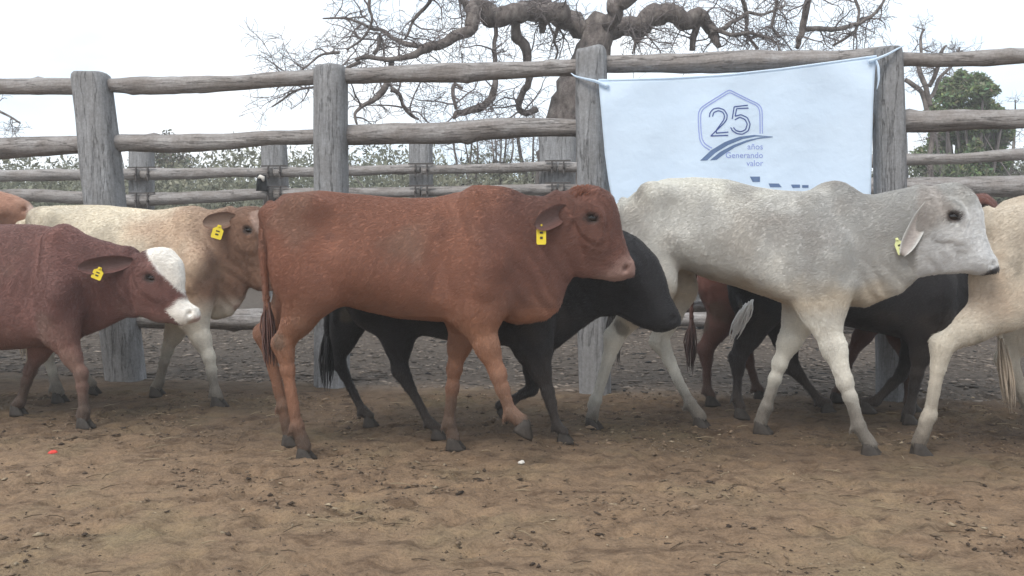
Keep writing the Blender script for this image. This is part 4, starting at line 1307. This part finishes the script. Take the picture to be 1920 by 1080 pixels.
mb = MB()
ribbon(mb, [(850, 570), (848, 340), (838, 290), (800, 250), (720, 215), (600, 155), (495, 103), (380, 175), (260, 250), (190, 300), (168, 350), (166, 420), (172, 540), (182, 640), (215, 700), (290, 748)], 2.0)
ribbon(mb, [(826, 570), (823, 345), (812, 300), (785, 268), (700, 230), (600, 180), (500, 130), (390, 197), (270, 272), (212, 315), (193, 360), (190, 420), (196, 540), (206, 630), (238, 682), (312, 726)], 2.0)
mb.build('hexagon_outline', M_printl, banner, False)
mb = MB()
ribbon(mb, [(285, 395), (290, 350), (325, 308), (380, 296), (440, 315), (476, 370), (470, 420), (440, 462), (300, 595)], 2.1); ribbon(mb, [(298, 596), (485, 590)], 2.1)
ribbon(mb, [(318, 390), (330, 347), (380, 325), (428, 342), (448, 382), (438, 425), (355, 540), (362, 566)], 2.1); ribbon(mb, [(355, 566), (487, 555)], 2.1)
mb.build('digit_two', M_print, banner, False)
mb = MB()
ribbon(mb, [(695, 268), (550, 285)], 2.1); ribbon(mb, [(549, 284), (528, 415)], 2.1); ribbon(mb, [(702, 299), (575, 305)], 2.1); ribbon(mb, [(575, 305), (560, 386)], 2.1)
ribbon(mb, [(560, 386), (620, 368), (690, 400), (720, 470), (702, 540), (640, 578), (580, 572), (530, 540), (512, 505)], 2.1)
ribbon(mb, [(555, 425), (610, 395), (665, 420), (690, 470), (670, 530), (620, 552), (570, 540), (540, 505)], 2.1)
mb.build('digit_five', M_print, banner, False)
mb = MB()
area(mb, [(185, 860), (300, 750), (450, 660), (600, 605), (760, 585), (960, 603)], [(260, 856), (350, 775), (480, 695), (640, 628), (780, 601), (960, 607)])
area(mb, [(290, 856), (400, 765), (540, 692), (680, 642), (830, 610), (960, 605)], [(362, 850), (450, 785), (560, 715), (690, 660), (800, 628), (960, 609)])
mb.build('swoosh', M_printm, banner, False)


def lettering(txt, xr, yb, hpx, mat, name):
    cu = bpy.data.curves.new('lettering', 'FONT'); cu.body = txt; cu.align_x = 'RIGHT'; cu.size = 1.0; cu.resolution_u = 3
    o = bpy.data.objects.new('tmp', cu); C.objects.link(o)
    me = bpy.data.meshes.new_from_object(o.evaluated_get(bpy.context.evaluated_depsgraph_get()))
    bpy.data.objects.remove(o)
    for v in me.vertices: v.co = Vector(bpt(xr + v.co.x * hpx, yb - v.co.y * hpx))
    finish(name, me, mat, banner, False)


lettering('años', 1431, 280, 16, M_printl, 'lettering')
lettering('Generando', 1431, 296, 15.5, M_printl, 'lettering')
lettering('valor', 1431, 311, 15.5, M_printl, 'lettering')
for x0, x1, x2, x3, y0, y1 in ((1406, 1425, 1425, 1411, 331, 341), (1441, 1460, 1466, 1444, 344, 351), (1483, 1500, 1500, 1486, 346, 352), (1504, 1516, 1516, 1504, 347, 352)):
    mesh_obj('emblem', [bpt(x0, y0), bpt(x1, y0), bpt(x2, y1), bpt(x3, y1)], [(0, 3, 2, 1)], M_printm, banner, False)

# ---- gnarled tree behind the far fence
M_bark, n, l, b = new_mat('bark')
tb = noise(n, l, mapped(n, l, (6, 6, 3)), 2.0, 8, 0.65)
rb = ramp(n, l, tb.outputs[0], [(0.3, (0.07, 0.06, 0.056)), (0.5, (0.17, 0.142, 0.13)), (0.72, (0.29, 0.26, 0.235))])
l.new(rb.outputs[0], b.inputs['Base Color']); b.inputs['Roughness'].default_value = 0.95
bump(n, l, b, tb.outputs[0], 0.06, 1.0)
M_twig = flat_mat('twig_bark', (0.17, 0.145, 0.14), 0.9, 0.35, 4)
TY = 11.7
rt = random.Random(21)


def limb_pts(path, Y, dep=None):
    """path = [(x, y, radius_px)], dep = depth offsets in metres along it"""
    out = []
    for k, (x, y, r) in enumerate(path):
        d = (dep[k] if dep else 0)
        p = at(x, y, Y + d); out.append((*p, r * (Y + d) / F))
    return np.array(out)


def gnarl(p, amt, seed):
    q = p.copy()
    for k in range(3): q[:, k] += amt * p[:, 3] * vnoise(p[:, :3] + seed + 13 * k, 2.6, 3) * 2.0
    q[:, 3] *= 1 + .13 * vnoise(p[:, :3] + seed + 70, 2.2, 3)
    return q


def build_limb(name, path, Y, dep, parent, seed, n=None, sides=12, amt=1.0, mat=None):
    p0 = limb_pts(path, Y, dep)
    L = np.sum(np.linalg.norm(np.diff(p0[:, :3], axis=0), axis=1))
    n = n or max(10, int(L / .045))
    p = gnarl(smooth_line(p0, n), amt, seed)
    V, Q = tube(p[:, :3], p[:, 3] * (1.0 if name == 'trunk' else .72), sides, rough=.3, rs=.09)
    mesh_obj(name, V, fixq(Q), mat or M_bark, parent, True)
    return p


def twigs(mb, p, rnd, count, length, r0, level, grav=-.1, yscale=.8):
    """crooked side shoots growing from the line p (points + radius)"""
    for _ in range(count):
        i = rnd.randrange(max(1, len(p) // 6), len(p)); o = p[i, :3].copy(); rr = min(p[i, 3] * .55, r0) if level > 1 else min(p[i, 3] * .7, r0)
        d = np.array((rnd.gauss(0, 1), rnd.gauss(0, yscale), rnd.gauss(.1, .8))); d /= np.linalg.norm(d)
        L = length * rnd.uniform(.45, 1.3); n = 7 if level > 1 else 5
        pts = [o]
        for k in range(n):
            d = d + np.array((rnd.gauss(0, .27), rnd.gauss(0, .22), rnd.gauss(grav, .26))); d /= np.linalg.norm(d)
            pts.append(pts[-1] + d * L / n)
        rad = np.linspace(rr, max(.0028, rr * .28), n + 1)
        mb.tube(pts, rad, 5 if level > 1 else 4, cap=False)
        if level > 1:
            twigs(mb, np.c_[np.array(pts), rad], rnd, rnd.randint(3, 6), length * .55, r0 * .55, level - 1, grav, yscale)


old_tree = empty('bare_tree', at(1100, 560, TY)); old_tree.location.z = 0
tag(old_tree, 'gnarled old bare tree with thick crooked limbs rising behind the fences', 'tree', 'bare trees beyond the corral')
W0 = old_tree.location.copy()
lp = []
trunk = build_limb('trunk', [(1046, 610, 84), (1052, 480, 64), (1056, 390, 57), (1062, 296, 52), (1072, 226, 46), (1095, 150, 37), (1107, 112, 33), (1116, 76, 28), (1122, 48, 26), (1130, 30, 20)], TY, None, None, 3, 46, 20, .12)
LIMBS = [
    ([(1114, 74, 22), (1090, 52, 22), (1050, 28, 24), (1010, 25, 23), (965, 35, 24), (920, 30, 26), (885, 25, 20), (872, 50, 17), (850, 78, 14), (815, 96, 12), (770, 108, 9), (735, 112, 7), (700, 104, 6), (672, 112, 5)], [0, 0, -.1, -.3, -.5, -.7, -.8, -.9, -1.0, -1.1, -1.2, -1.2, -1.2, -1.3]),
    ([(1110, 50, 22), (1050, 15, 22), (980, -15, 22), (900, -30, 20), (800, -60, 16)], [0, .2, .5, .8, 1.2]),
    ([(1120, 74, 24), (1156, 44, 24), (1200, 30, 25), (1250, 25, 24), (1290, 18, 22), (1320, 25, 16), (1336, 60, 14), (1342, 85, 11), (1350, 94, 6)], [0, .1, .1, .2, .3, .3, .3, .3, .3]),
    ([(1316, 26, 11), (1314, 60, 9), (1304, 92, 7)], [.3, .35, .4]),
    ([(1125, 50, 22), (1170, 5, 20), (1230, -40, 18), (1330, -70, 14), (1450, -60, 11), (1520, -20, 9), (1512, 20, 9), (1503, 60, 8), (1495, 92, 6)], [0, -.3, -.5, -.6, -.6, -.5, -.4, -.3, -.3]),
    ([(1335, 62, 7), (1365, 48, 6), (1395, 30, 5), (1430, 26, 4), (1470, 10, 3)], [.3, .4, .6, .8, .9]),
    ([(1500, 60, 7), (1545, 58, 7), (1585, 52, 6), (1612, 40, 5), (1645, 22, 4), (1660, -10, 3)], [-.3, -.2, 0, .1, .1, .2]),
    ([(925, 10, 6), (932, 60, 6), (931, 100, 6), (928, 135, 7), (924, 165, 9), (905, 195, 10), (880, 206, 9), (856, 206, 7), (852, 222, 4)], [-.7, -.7, -.7, -.8, -.8, -.9, -1, -1.1, -1.1]),
    ([(970, 20, 13), (972, 60, 13), (978, 95, 14), (990, 110, 11), (985, 150, 9), (975, 180, 8), (975, 205, 8), (990, 216, 8), (1010, 208, 8)], [-.5, -.5, -.4, -.4, -.4, -.3, -.3, -.3, -.3]),
    ([(812, 97, 8), (790, 84, 7), (755, 78, 6), (720, 56, 5), (690, 45, 4), (645, 38, 3), (605, 36, 2)], [-1.1, -1.0, -.8, -.7, -.6, -.5, -.5]),
    ([(738, 112, 8), (728, 150, 8), (722, 172, 8), (700, 186, 6), (675, 198, 5), (660, 215, 4), (668, 236, 3)], [-1.2, -1.3, -1.3, -1.4, -1.4, -1.5, -1.5]),
    ([(732, 168, 6), (752, 174, 5), (758, 196, 5), (764, 212, 4), (786, 224, 3)], [-1.3, -1.3, -1.2, -1.2, -1.1]),
    ([(700, 105, 5), (712, 92, 5), (714, 78, 4), (716, 66, 3)], [-1.2, -1.2, -1.2, -1.2]),
    ([(850, 205, 5), (846, 180, 5), (848, 155, 4), (868, 168, 3)], [-1.1, -1.1, -1.0, -1.0]),
    ([(885, 30, 10), (860, -10, 9), (800, -40, 7), (740, -60, 5)], [-.8, -.9, -1.0, -1.1]),
    ([(1200, 28, 10), (1204, 60, 6), (1198, 80, 3)], [.1, .1, .1]),
    ([(640, 100, 4), (600, 105, 3), (560, 140, 2.5), (520, 170, 2)], [-1.3, -1.4, -1.5, -1.6]),
    ([(672, 112, 5), (640, 130, 4), (600, 160, 3), (560, 165, 2.5), (510, 200, 2)], [-1.3, -1.3, -1.4, -1.5, -1.6]),
    ([(1030, 30, 12), (1022, 55, 10), (1018, 62, 7)], [-.2, -.2, -.2]),
    ([(1340, -40, 7), (1380, -10, 6), (1405, 25, 5), (1400, 60, 4), (1420, 90, 3)], [.3, .5, .7, .8, .8]),
    ([(1330, 50, 6), (1372, 62, 5), (1410, 58, 4), (1450, 76, 3), (1462, 95, 2)], [.3, .1, 0, -.1, -.2]),
    ([(1440, -40, 6), (1452, 10, 5), (1440, 40, 4), (1462, 70, 3)], [.2, .3, .3, .4]),
    ([(1600, -30, 5), (1612, 20, 4), (1600, 60, 4), (1560, 85, 3)], [.2, .2, .1, .1]),
    ([(700, -40, 5), (690, 0, 4), (700, 40, 4), (680, 80, 3), (650, 95, 2)], [-.9, -.9, -.9, -.9, -.9]),
    ([(820, -30, 6), (800, 10, 5), (775, 40, 4), (760, 75, 3)], [-.9, -.8, -.8, -.8]),
    ([(1050, 30, 6), (1040, 70, 4), (1050, 95, 3), (1035, 120, 2)], [0, .2, .3, .3]),
    ([(1180, 40, 5), (1192, 75, 3), (1185, 98, 2)], [0, -.2, -.3]),
]
lines = []
for k, (path, dep) in enumerate(LIMBS):
    lines.append(build_limb('limb', path, TY, dep, None, 100 + k * 7, None, 10, 1.1))
mb = MB()
for k, p in enumerate(lines):
    L = np.sum(np.linalg.norm(np.diff(p[:, :3], axis=0), axis=1))
    twigs(mb, p, rt, int(4 + L * 3.6), .62, .012, 3, -.03)
mb.build('twigs', M_twig, None, True)['kind'] = 'stuff'
for o in list(C.objects):
    if o.parent is None and o.type == 'MESH' and o.name.split('.')[0] in ('trunk', 'limb', 'twigs'):
        o.parent = old_tree; o.matrix_parent_inverse = Matrix.Translation(-W0)


# ---- smaller trees and scrub beyond
def leaf_cloud(cen, size, n, rnd, leaf=.05, power=.5):
    """leaf quads scattered through clumps; returns arrays"""
    d = rnd.normal(size=(n, 3)); d /= np.linalg.norm(d, axis=1)[:, None]
    r = rnd.random(n) ** power
    return np.array(cen) + d * r[:, None] * np.array(size)


def leaf_mesh(name, P, leaf, rnd, cols, mat, parent):
    n = len(P)
    a = rnd.normal(size=(n, 3)); a /= np.linalg.norm(a, axis=1)[:, None]
    b_ = rnd.normal(size=(n, 3)); b_ -= a * (a * b_).sum(1)[:, None]; b_ /= np.linalg.norm(b_, axis=1)[:, None]
    s = leaf * rnd.uniform(.5, 1.4, n)[:, None]
    V = np.stack([P - a * s, P + b_ * s * .38, P + a * s, P - b_ * s * .38], 1).reshape(-1, 3)
    Q = np.arange(n * 4).reshape(-1, 4)
    return np_mesh(name, V, Q, mat, parent, False, np.repeat(cols, 4, axis=0))


M_leaf, n, l, b = new_mat('leaf')
a_ = n.new('ShaderNodeAttribute'); a_.attribute_name = 'Col'
l.new(a_.outputs['Color'], b.inputs['Base Color']); b.inputs['Roughness'].default_value = 0.7
tr = n.new('ShaderNodeBsdfTranslucent'); l.new(a_.outputs['Color'], tr.inputs[0])
ms = n.new('ShaderNodeMixShader'); ms.inputs[0].default_value = 0.3
l.new(b.outputs[0], ms.inputs[1]); l.new(tr.outputs[0], ms.inputs[2]); l.new(ms.outputs[0], n['Material Output'].inputs[0])
rl = np.random.default_rng(12)


def leaf_cols(n, base, var):
    return np.clip(np.array(base) * (1 + var * rl.normal(size=(n, 1))) * (1 + .12 * rl.normal(size=(n, 3))), .005, 1)


def leafy(name, label, cat, x, ybase, Y, crown, nleaf, leaf, base, stems, group=None, seed=0):
    """crown = [(x, y, rx_px, ry_px, depth_off)] clumps"""
    root = empty(name, at(x, ybase, Y)); root.location.z = 0
    tag(root, label, cat, group)
    rnd = random.Random(seed); mb = MB(); o = np.array(root.location); k_ = Y / F
    P = []
    for (cx, cy, rx, ry, dp) in crown:
        c = np.array(at(cx, cy, Y + dp))
        m = int(nleaf * rx * ry / sum(q[2] * q[3] for q in crown))
        P.append(leaf_cloud(c, (rx * k_, max(rx, ry) * k_ * .8, ry * k_), m, rl))
        st = o + np.array((rnd.uniform(-.2, .2), rnd.uniform(-.2, .2), 0))
        mid = (st + c) / 2 + np.array((rnd.uniform(-.2, .2), 0, rnd.uniform(-.1, .3)))
        mb.tube(smooth_line(np.array([st, mid, c]), 9) - o, np.linspace(.05, .012, 9) * stems, 6)
    P = np.concatenate(P)
    leaf_mesh('crown', P - o, leaf, rl, leaf_cols(len(P), base, .25), M_leaf, root)
    mb.build('trunk', M_twig, root)
    return root


cr_ = []
rq = random.Random(5)
for _ in range(34):
    a1 = rq.uniform(0, 6.28); q1 = rq.uniform(0, 1.1) ** .6
    cr_.append((1808 + math.cos(a1) * q1 * 70, 218 - math.sin(a1) * q1 * 70, rq.uniform(13, 30), rq.uniform(12, 24), rq.uniform(-.8, .8)))
cr_ += [(1775, 170, 18, 26, 0), (1800, 150, 14, 20, 0), (1745, 300, 40, 30, .3), (1850, 300, 45, 34, .3), (1800, 330, 60, 34, -.3), (1880, 250, 20, 30, .4)]
leafy('leafy_tree', 'round dense green tree behind the fence at the far right', 'tree', 1800, 540, 19.0, cr_, 42000, .055, (.18, .22, .115), 1.5, seed=3)

rb_ = random.Random(9)


def bare(name, label, base, paths, Y, cnt, length, seed, r0=.012, cat='tree', group='bare trees beyond the corral'):
    root = empty(name, at(*base, Y)); root.location.z = 0
    tag(root, label, cat, group)
    o = root.location.copy(); lines = []
    for k, (path, dep) in enumerate(paths):
        p0 = limb_pts(path, Y, dep)
        p = gnarl(smooth_line(p0, max(10, len(path) * 6)), .8, seed + k)
        lines.append(p)
        V, Q = tube(p[:, :3] - np.array(o), p[:, 3], 8, rough=.1, rs=.1)
        mesh_obj('trunk' if k == 0 else 'limb', V, fixq(Q), M_bark, root, True)
    mb = MB(); rnd = random.Random(seed)
    for p in lines: twigs(mb, p, rnd, cnt, length, r0, 3, .02)
    mb.V = [np.array(v) - np.array(o) for v in mb.V]
    mb.build('twigs', M_twig, root, True)['kind'] = 'stuff'


bare('bare_tree', 'slim bare tree with forked twigs between banner and green tree', (1750, 540),
     [([(1752, 520, 6), (1748, 400, 5.5), (1746, 300, 5), (1744, 220, 5), (1735, 190, 4.5), (1720, 160, 5), (1700, 150, 4)], None),
      ([(1744, 200, 5), (1728, 150, 5), (1722, 125, 4), (1728, 100, 3), (1726, 70, 2.5), (1735, 55, 2)], [0, 0, .1, .1, .2, .2]),
      ([(1742, 160, 4), (1755, 130, 4), (1765, 95, 3), (1775, 85, 2)], [0, -.1, -.2, -.2]),
      ([(1740, 190, 4), (1760, 150, 3), (1790, 120, 2.5), (1800, 90, 2)], [0, .3, .4, .5])], 15.0, 7, .45, 33)
bare('bare_tree', 'thin bare tree whose twig tips enter at the left edge', (-260, 560),
     [([(-260, 540, 16), (-255, 400, 14), (-240, 250, 12), (-230, 120, 9), (-215, 20, 6)], None),
      ([(-240, 260, 8), (-180, 220, 6), (-110, 195, 5), (-50, 185, 3), (0, 206, 2.5), (38, 232, 1.5)], [0, -.3, -.4, -.5, -.5, -.5]),
      ([(-235, 180, 7), (-170, 110, 5), (-110, 70, 4), (-70, 60, 2)], [0, .3, .4, .5])], 13.0, 6, .4, 51)
for k, (bx, by, w_) in enumerate(((930, 292, 1.0), (1000, 285, .8), (1880, 250, .9), (880, 295, .8))):
    ps = []
    for j in range(5):
        x1 = bx + rb_.uniform(-45, 45) * w_
        ps.append(([(bx + rb_.uniform(-8, 8), 470, 3.2), ((bx + x1) / 2 + rb_.uniform(-6, 6), 360, 2.8), (x1, by - 20 + rb_.uniform(-20, 25), 1.6), (x1 + rb_.uniform(-10, 10), by - 55 + rb_.uniform(-20, 20), 1)], [0, rb_.uniform(-.5, .5), rb_.uniform(-1, 1), rb_.uniform(-1, 1)]))
    bare('thorn_shrub', ['leafless thorn shrub seen left of the big trunk under the second rail', 'leafless thorn shrub touching the left side of the big trunk', 'leafless shrub at the right edge beside the green tree', 'smallest leafless shrub, leftmost of the three left of the big trunk'][k], (bx, 540), ps, 20.0, 6, .55, 60 + k, .010, 'shrub', 'leafless shrubs beyond the corral')

# bush with its top above the second rail
leafy('bush', 'pale bush whose rounded top peeps over the second rail at left', 'bush', 316, 540, 24.0, [(316, 268, 16, 26, 0), (300, 300, 30, 26, .3), (335, 305, 30, 26, -.2), (316, 340, 44, 34, 0), (316, 400, 50, 50, 0)], 5000, .06, (.16, .15, .11), 1.2, seed=8)

# the scrub wood reads as one mass
N = 380000
Y = 17.5 + 20 * rl.random(N); X = rl.uniform(-1, 1, N) * (Y * .66 + 2)
ht = 3.0 + 1.2 * vnoise(np.stack([X, Y, X * 0], 1), .35, 3) + .9 * vnoise(np.stack([X + 30, Y, X * 0], 1), 1.3, 2)
ht *= (Y / 26) ** .55
dens = vnoise(np.stack([X, Y, X * 0 + 4], 1), .9, 3)
Z = .5 + rl.random(N) * (ht - .5)
keep = (dens + rl.normal(size=N) * .35 > -.6) 
X, Y, Z, ht = X[keep], Y[keep], Z[keep], ht[keep]
P = np.stack([X, Y, Z], 1)
tone = vnoise(P + 8, .5, 2)
base = np.array((.20, .20, .142)) + np.clip(tone, -1, 1)[:, None] * np.array((.05, .035, .03))
green = sstep(5.5, 9, X) * (Y < 34)
base = base * (1 - green[:, None] * .5) + np.array((.06, .075, .04)) * green[:, None] * .5
cols = np.clip(base * (1 + .28 * rl.normal(size=(len(P), 1))), .01, 1)
leaf_mesh('scrub', P, .068, rl, cols, M_leaf, None)['kind'] = 'stuff'
mb = MB()
for _ in range(420):
    x, y = rb_.uniform(-28, 28), rb_.uniform(18, 40); hh_ = rb_.uniform(1.6, 4.2)
    q = np.array((x, y, 0.0)); d = np.array((rb_.gauss(0, .2), 0, 1.0)); pts = [q]
    for k in range(6): d = d + np.array((rb_.gauss(0, .22), rb_.gauss(0, .2), 0)); pts.append(pts[-1] + d / np.linalg.norm(d) * hh_ / 6)
    mb.tube(pts, np.linspace(.035, .008, 7), 5, cap=False)
mb.build('scrub_stems', M_twig, None)['kind'] = 'stuff'

# ---- litter on the ground
M_lit, n, l, b = new_mat('litter')
a_ = n.new('ShaderNodeAttribute'); a_.attribute_name = 'Col'; l.new(a_.outputs['Color'], b.inputs['Base Color']); b.inputs['Roughness'].default_value = 0.95


def scatter(name, n_, X, Y, size, flat, cols, seed):
    r = np.random.default_rng(seed)
    base = np.array([(1, 0, 0), (.4, .9, 0), (-.6, .75, 0), (-1, -.1, 0), (-.3, -.9, 0), (.6, -.8, 0), (.1, .1, 1), (-.1, 0, -.6)])
    tri = np.array([(0, 1, 6), (1, 2, 6), (2, 3, 6), (3, 4, 6), (4, 5, 6), (5, 0, 6), (1, 0, 7), (2, 1, 7), (3, 2, 7), (4, 3, 7), (5, 4, 7), (0, 5, 7)])
    v = base[None] * (1 + .35 * r.normal(size=(n_, 8, 1)))
    s = size[:, None] * np.stack([r.uniform(.7, 1.9, n_), r.uniform(.5, 1.0, n_), flat * r.uniform(.5, 1.3, n_)], 1)
    v = v * s[:, None, :]
    a = r.uniform(0, 6.28, n_); ca, sa = np.cos(a)[:, None], np.sin(a)[:, None]
    V = np.stack([v[..., 0] * ca - v[..., 1] * sa + X[:, None], v[..., 0] * sa + v[..., 1] * ca + Y[:, None], v[..., 2] + (ground_z(X, Y) + s[:, 2] * .35)[:, None]], -1).reshape(-1, 3)
    T = (tri[None] + (np.arange(n_) * 8)[:, None, None]).reshape(-1, 3)
    o = np_mesh(name, V, T, M_lit, None, False, np.repeat(cols, 8, axis=0)); o['kind'] = 'stuff'
    return o


n1 = 44000
X = rl.uniform(-3.4, 3.4, n1); Y = 2.3 + 3.2 * rl.random(n1)
kp = vnoise(np.stack([X, Y, X * 0], 1), 2.6, 3) + rl.normal(size=n1) * .3 > .16
X, Y = X[kp], Y[kp]; n1 = len(X)
sz_ = np.exp(rl.normal(-5.45, .5, n1)); sz_ = np.clip(sz_, .0016, .018)
tn = rl.random((n1, 1))
cols = np.where(tn < .35, np.array((.06, .042, .03)), np.where(tn < .95, np.array((.17, .12, .08)), np.array((.28, .22, .15)))) * (1 + .2 * rl.normal(size=(n1, 1)))
scatter('dirt_clods', n1, X, Y, sz_, .55, np.clip(cols, .01, 1), 4)
n2 = 24000
X = rl.uniform(-6.5, 6.5, n2); Y = FY0 + FM * X + .02 + 4.8 * rl.random(n2) ** 1.1
cols = np.array((.15, .122, .10)) * (1 + .45 * rl.normal(size=(n2, 1)))
scatter('leaf_litter', n2, X, Y, np.clip(np.exp(rl.normal(-4.25, .4, n2)), .006, .04), .25, np.clip(cols, .03, .7), 5)
# bits of straw
mb = MB(); sc_ = []
for _ in range(420):
    x, y = rb_.uniform(-3.2, 3.2), rb_.uniform(2.3, 5.4); a = rb_.gauss(0, .7); L = rb_.uniform(.02, .09)
    z = float(ground_z(np.array([x]), np.array([y]))[0]) + .006
    q = np.array((x, y, z)); d = np.array((math.cos(a), math.sin(a), rb_.uniform(-.05, .12))) * L
    mb.tube([q, q + d * .5 + np.array((0, 0, .004)), q + d], [.0016, .0018, .001], 4, cap=False)
    t_ = rb_.random(); sc_ += [(.08, .055, .036) if t_ < .7 else (.27, .21, .135)] * 12
o = mb.build('straw', M_lit, None, True, np.array(sc_)); o['kind'] = 'stuff'

# small finds lying about
M_red = flat_mat('red_plastic', (.62, .06, .045), .4)
M_white = flat_mat('white_scrap', (.62, .58, .52), .8)


def scrap(name, label, x, y, mat, size, seed):
    d = ray(x, y); lam = H / -d[2]; X0, Y0 = d[0] * lam, d[1] * lam
    r = random.Random(seed); bm = bmesh.new(); bmesh.ops.create_icosphere(bm, subdivisions=2, radius=1)
    for v in bm.verts:
        k = 1 + .35 * float(vnoise(np.array([v.co[:]]) + seed, 1.3, 2)[0]); v.co = Vector((v.co.x * size[0] * k, v.co.y * size[1] * k, v.co.z * size[2] * k))
    me = bpy.data.meshes.new(name); bm.to_mesh(me); bm.free()
    o = finish(name, me, mat, None, False); o.location = (X0, Y0, float(ground_z(np.array([X0]), np.array([Y0]))[0]) + size[2] * .7); o.rotation_euler = (0, 0, r.uniform(-.4, .4))
    tag(o, label, 'scrap')


scrap('plastic_scrap', 'small red plastic scrap on the dirt below the white faced calf', 100, 846, M_red, (.020, .014, .010), 2)
scrap('bone_scrap', 'small whitish scrap on the dirt in front of the heifer', 978, 860, M_white, (.016, .012, .009), 6)
# rag caught on the far fence
rag = empty('rag', (0, BY0, 0), math.atan(FM)); tag(rag, 'small dark and white rag hooked on the far fence left of the second near post', 'rag')
mb = MB(); V = []; Q = []
for i in range(7):
    for j in range(6):
        u, v = i / 6, j / 5
        V.append(PB.p(482 + 16 * u + 5 * v * (u - .3), 328 + 30 * v, -.14 - .03 * math.sin(u * 5 + v * 3) * v))
for i in range(6):
    for j in range(5): Q.append((i * 6 + j, i * 6 + j + 1, (i + 1) * 6 + j + 1, (i + 1) * 6 + j))
o = mesh_obj('dark_cloth', V, Q, flat_mat('dark_cloth', (.02, .02, .022), .9), rag); s_ = o.modifiers.new('t', 'SOLIDIFY'); s_.thickness = .006
mb = MB(); mb.tube([PB.p(484, 334, -.16), PB.p(488, 331, -.19), PB.p(493, 333, -.19), PB.p(494, 340, -.19)], [.01, .022, .026, .01], 8); mb.build('white_knot', M_white, rag)

# dusty air
mh = bpy.data.materials.new('dusty_air'); mh.use_nodes = True
hn = mh.node_tree.nodes; hn.clear()
ho = hn.new('ShaderNodeOutputMaterial'); hv_ = hn.new('ShaderNodeVolumePrincipled')
hv_.inputs['Color'].default_value = (0.96, 0.94, 0.91, 1); hv_.inputs['Density'].default_value = 0.0055; hv_.inputs['Anisotropy'].default_value = 0.2
mh.node_tree.links.new(hv_.outputs[0], ho.inputs['Volume'])
mb = MB(); mb.box((0, 18.5, 2.6), (110, 47, 7.6))
hz = mb.build('haze', mh, None, False); hz['kind'] = 'stuff'
for key, sp in HERD.items():
    sp['fur'] = dict(red=240000, grey=240000, blaze=160000, cream=160000, tan=120000, black=70000, jet=50000, brown=40000, tawny=40000)[key]
    sp['group'] = 'cattle driven along the fence'
    make_cow(LABELS[key][0], LABELS[key][1], LABELS[key][2], sp, 0.009 if key in ('red', 'grey', 'blaze') else 0.011)
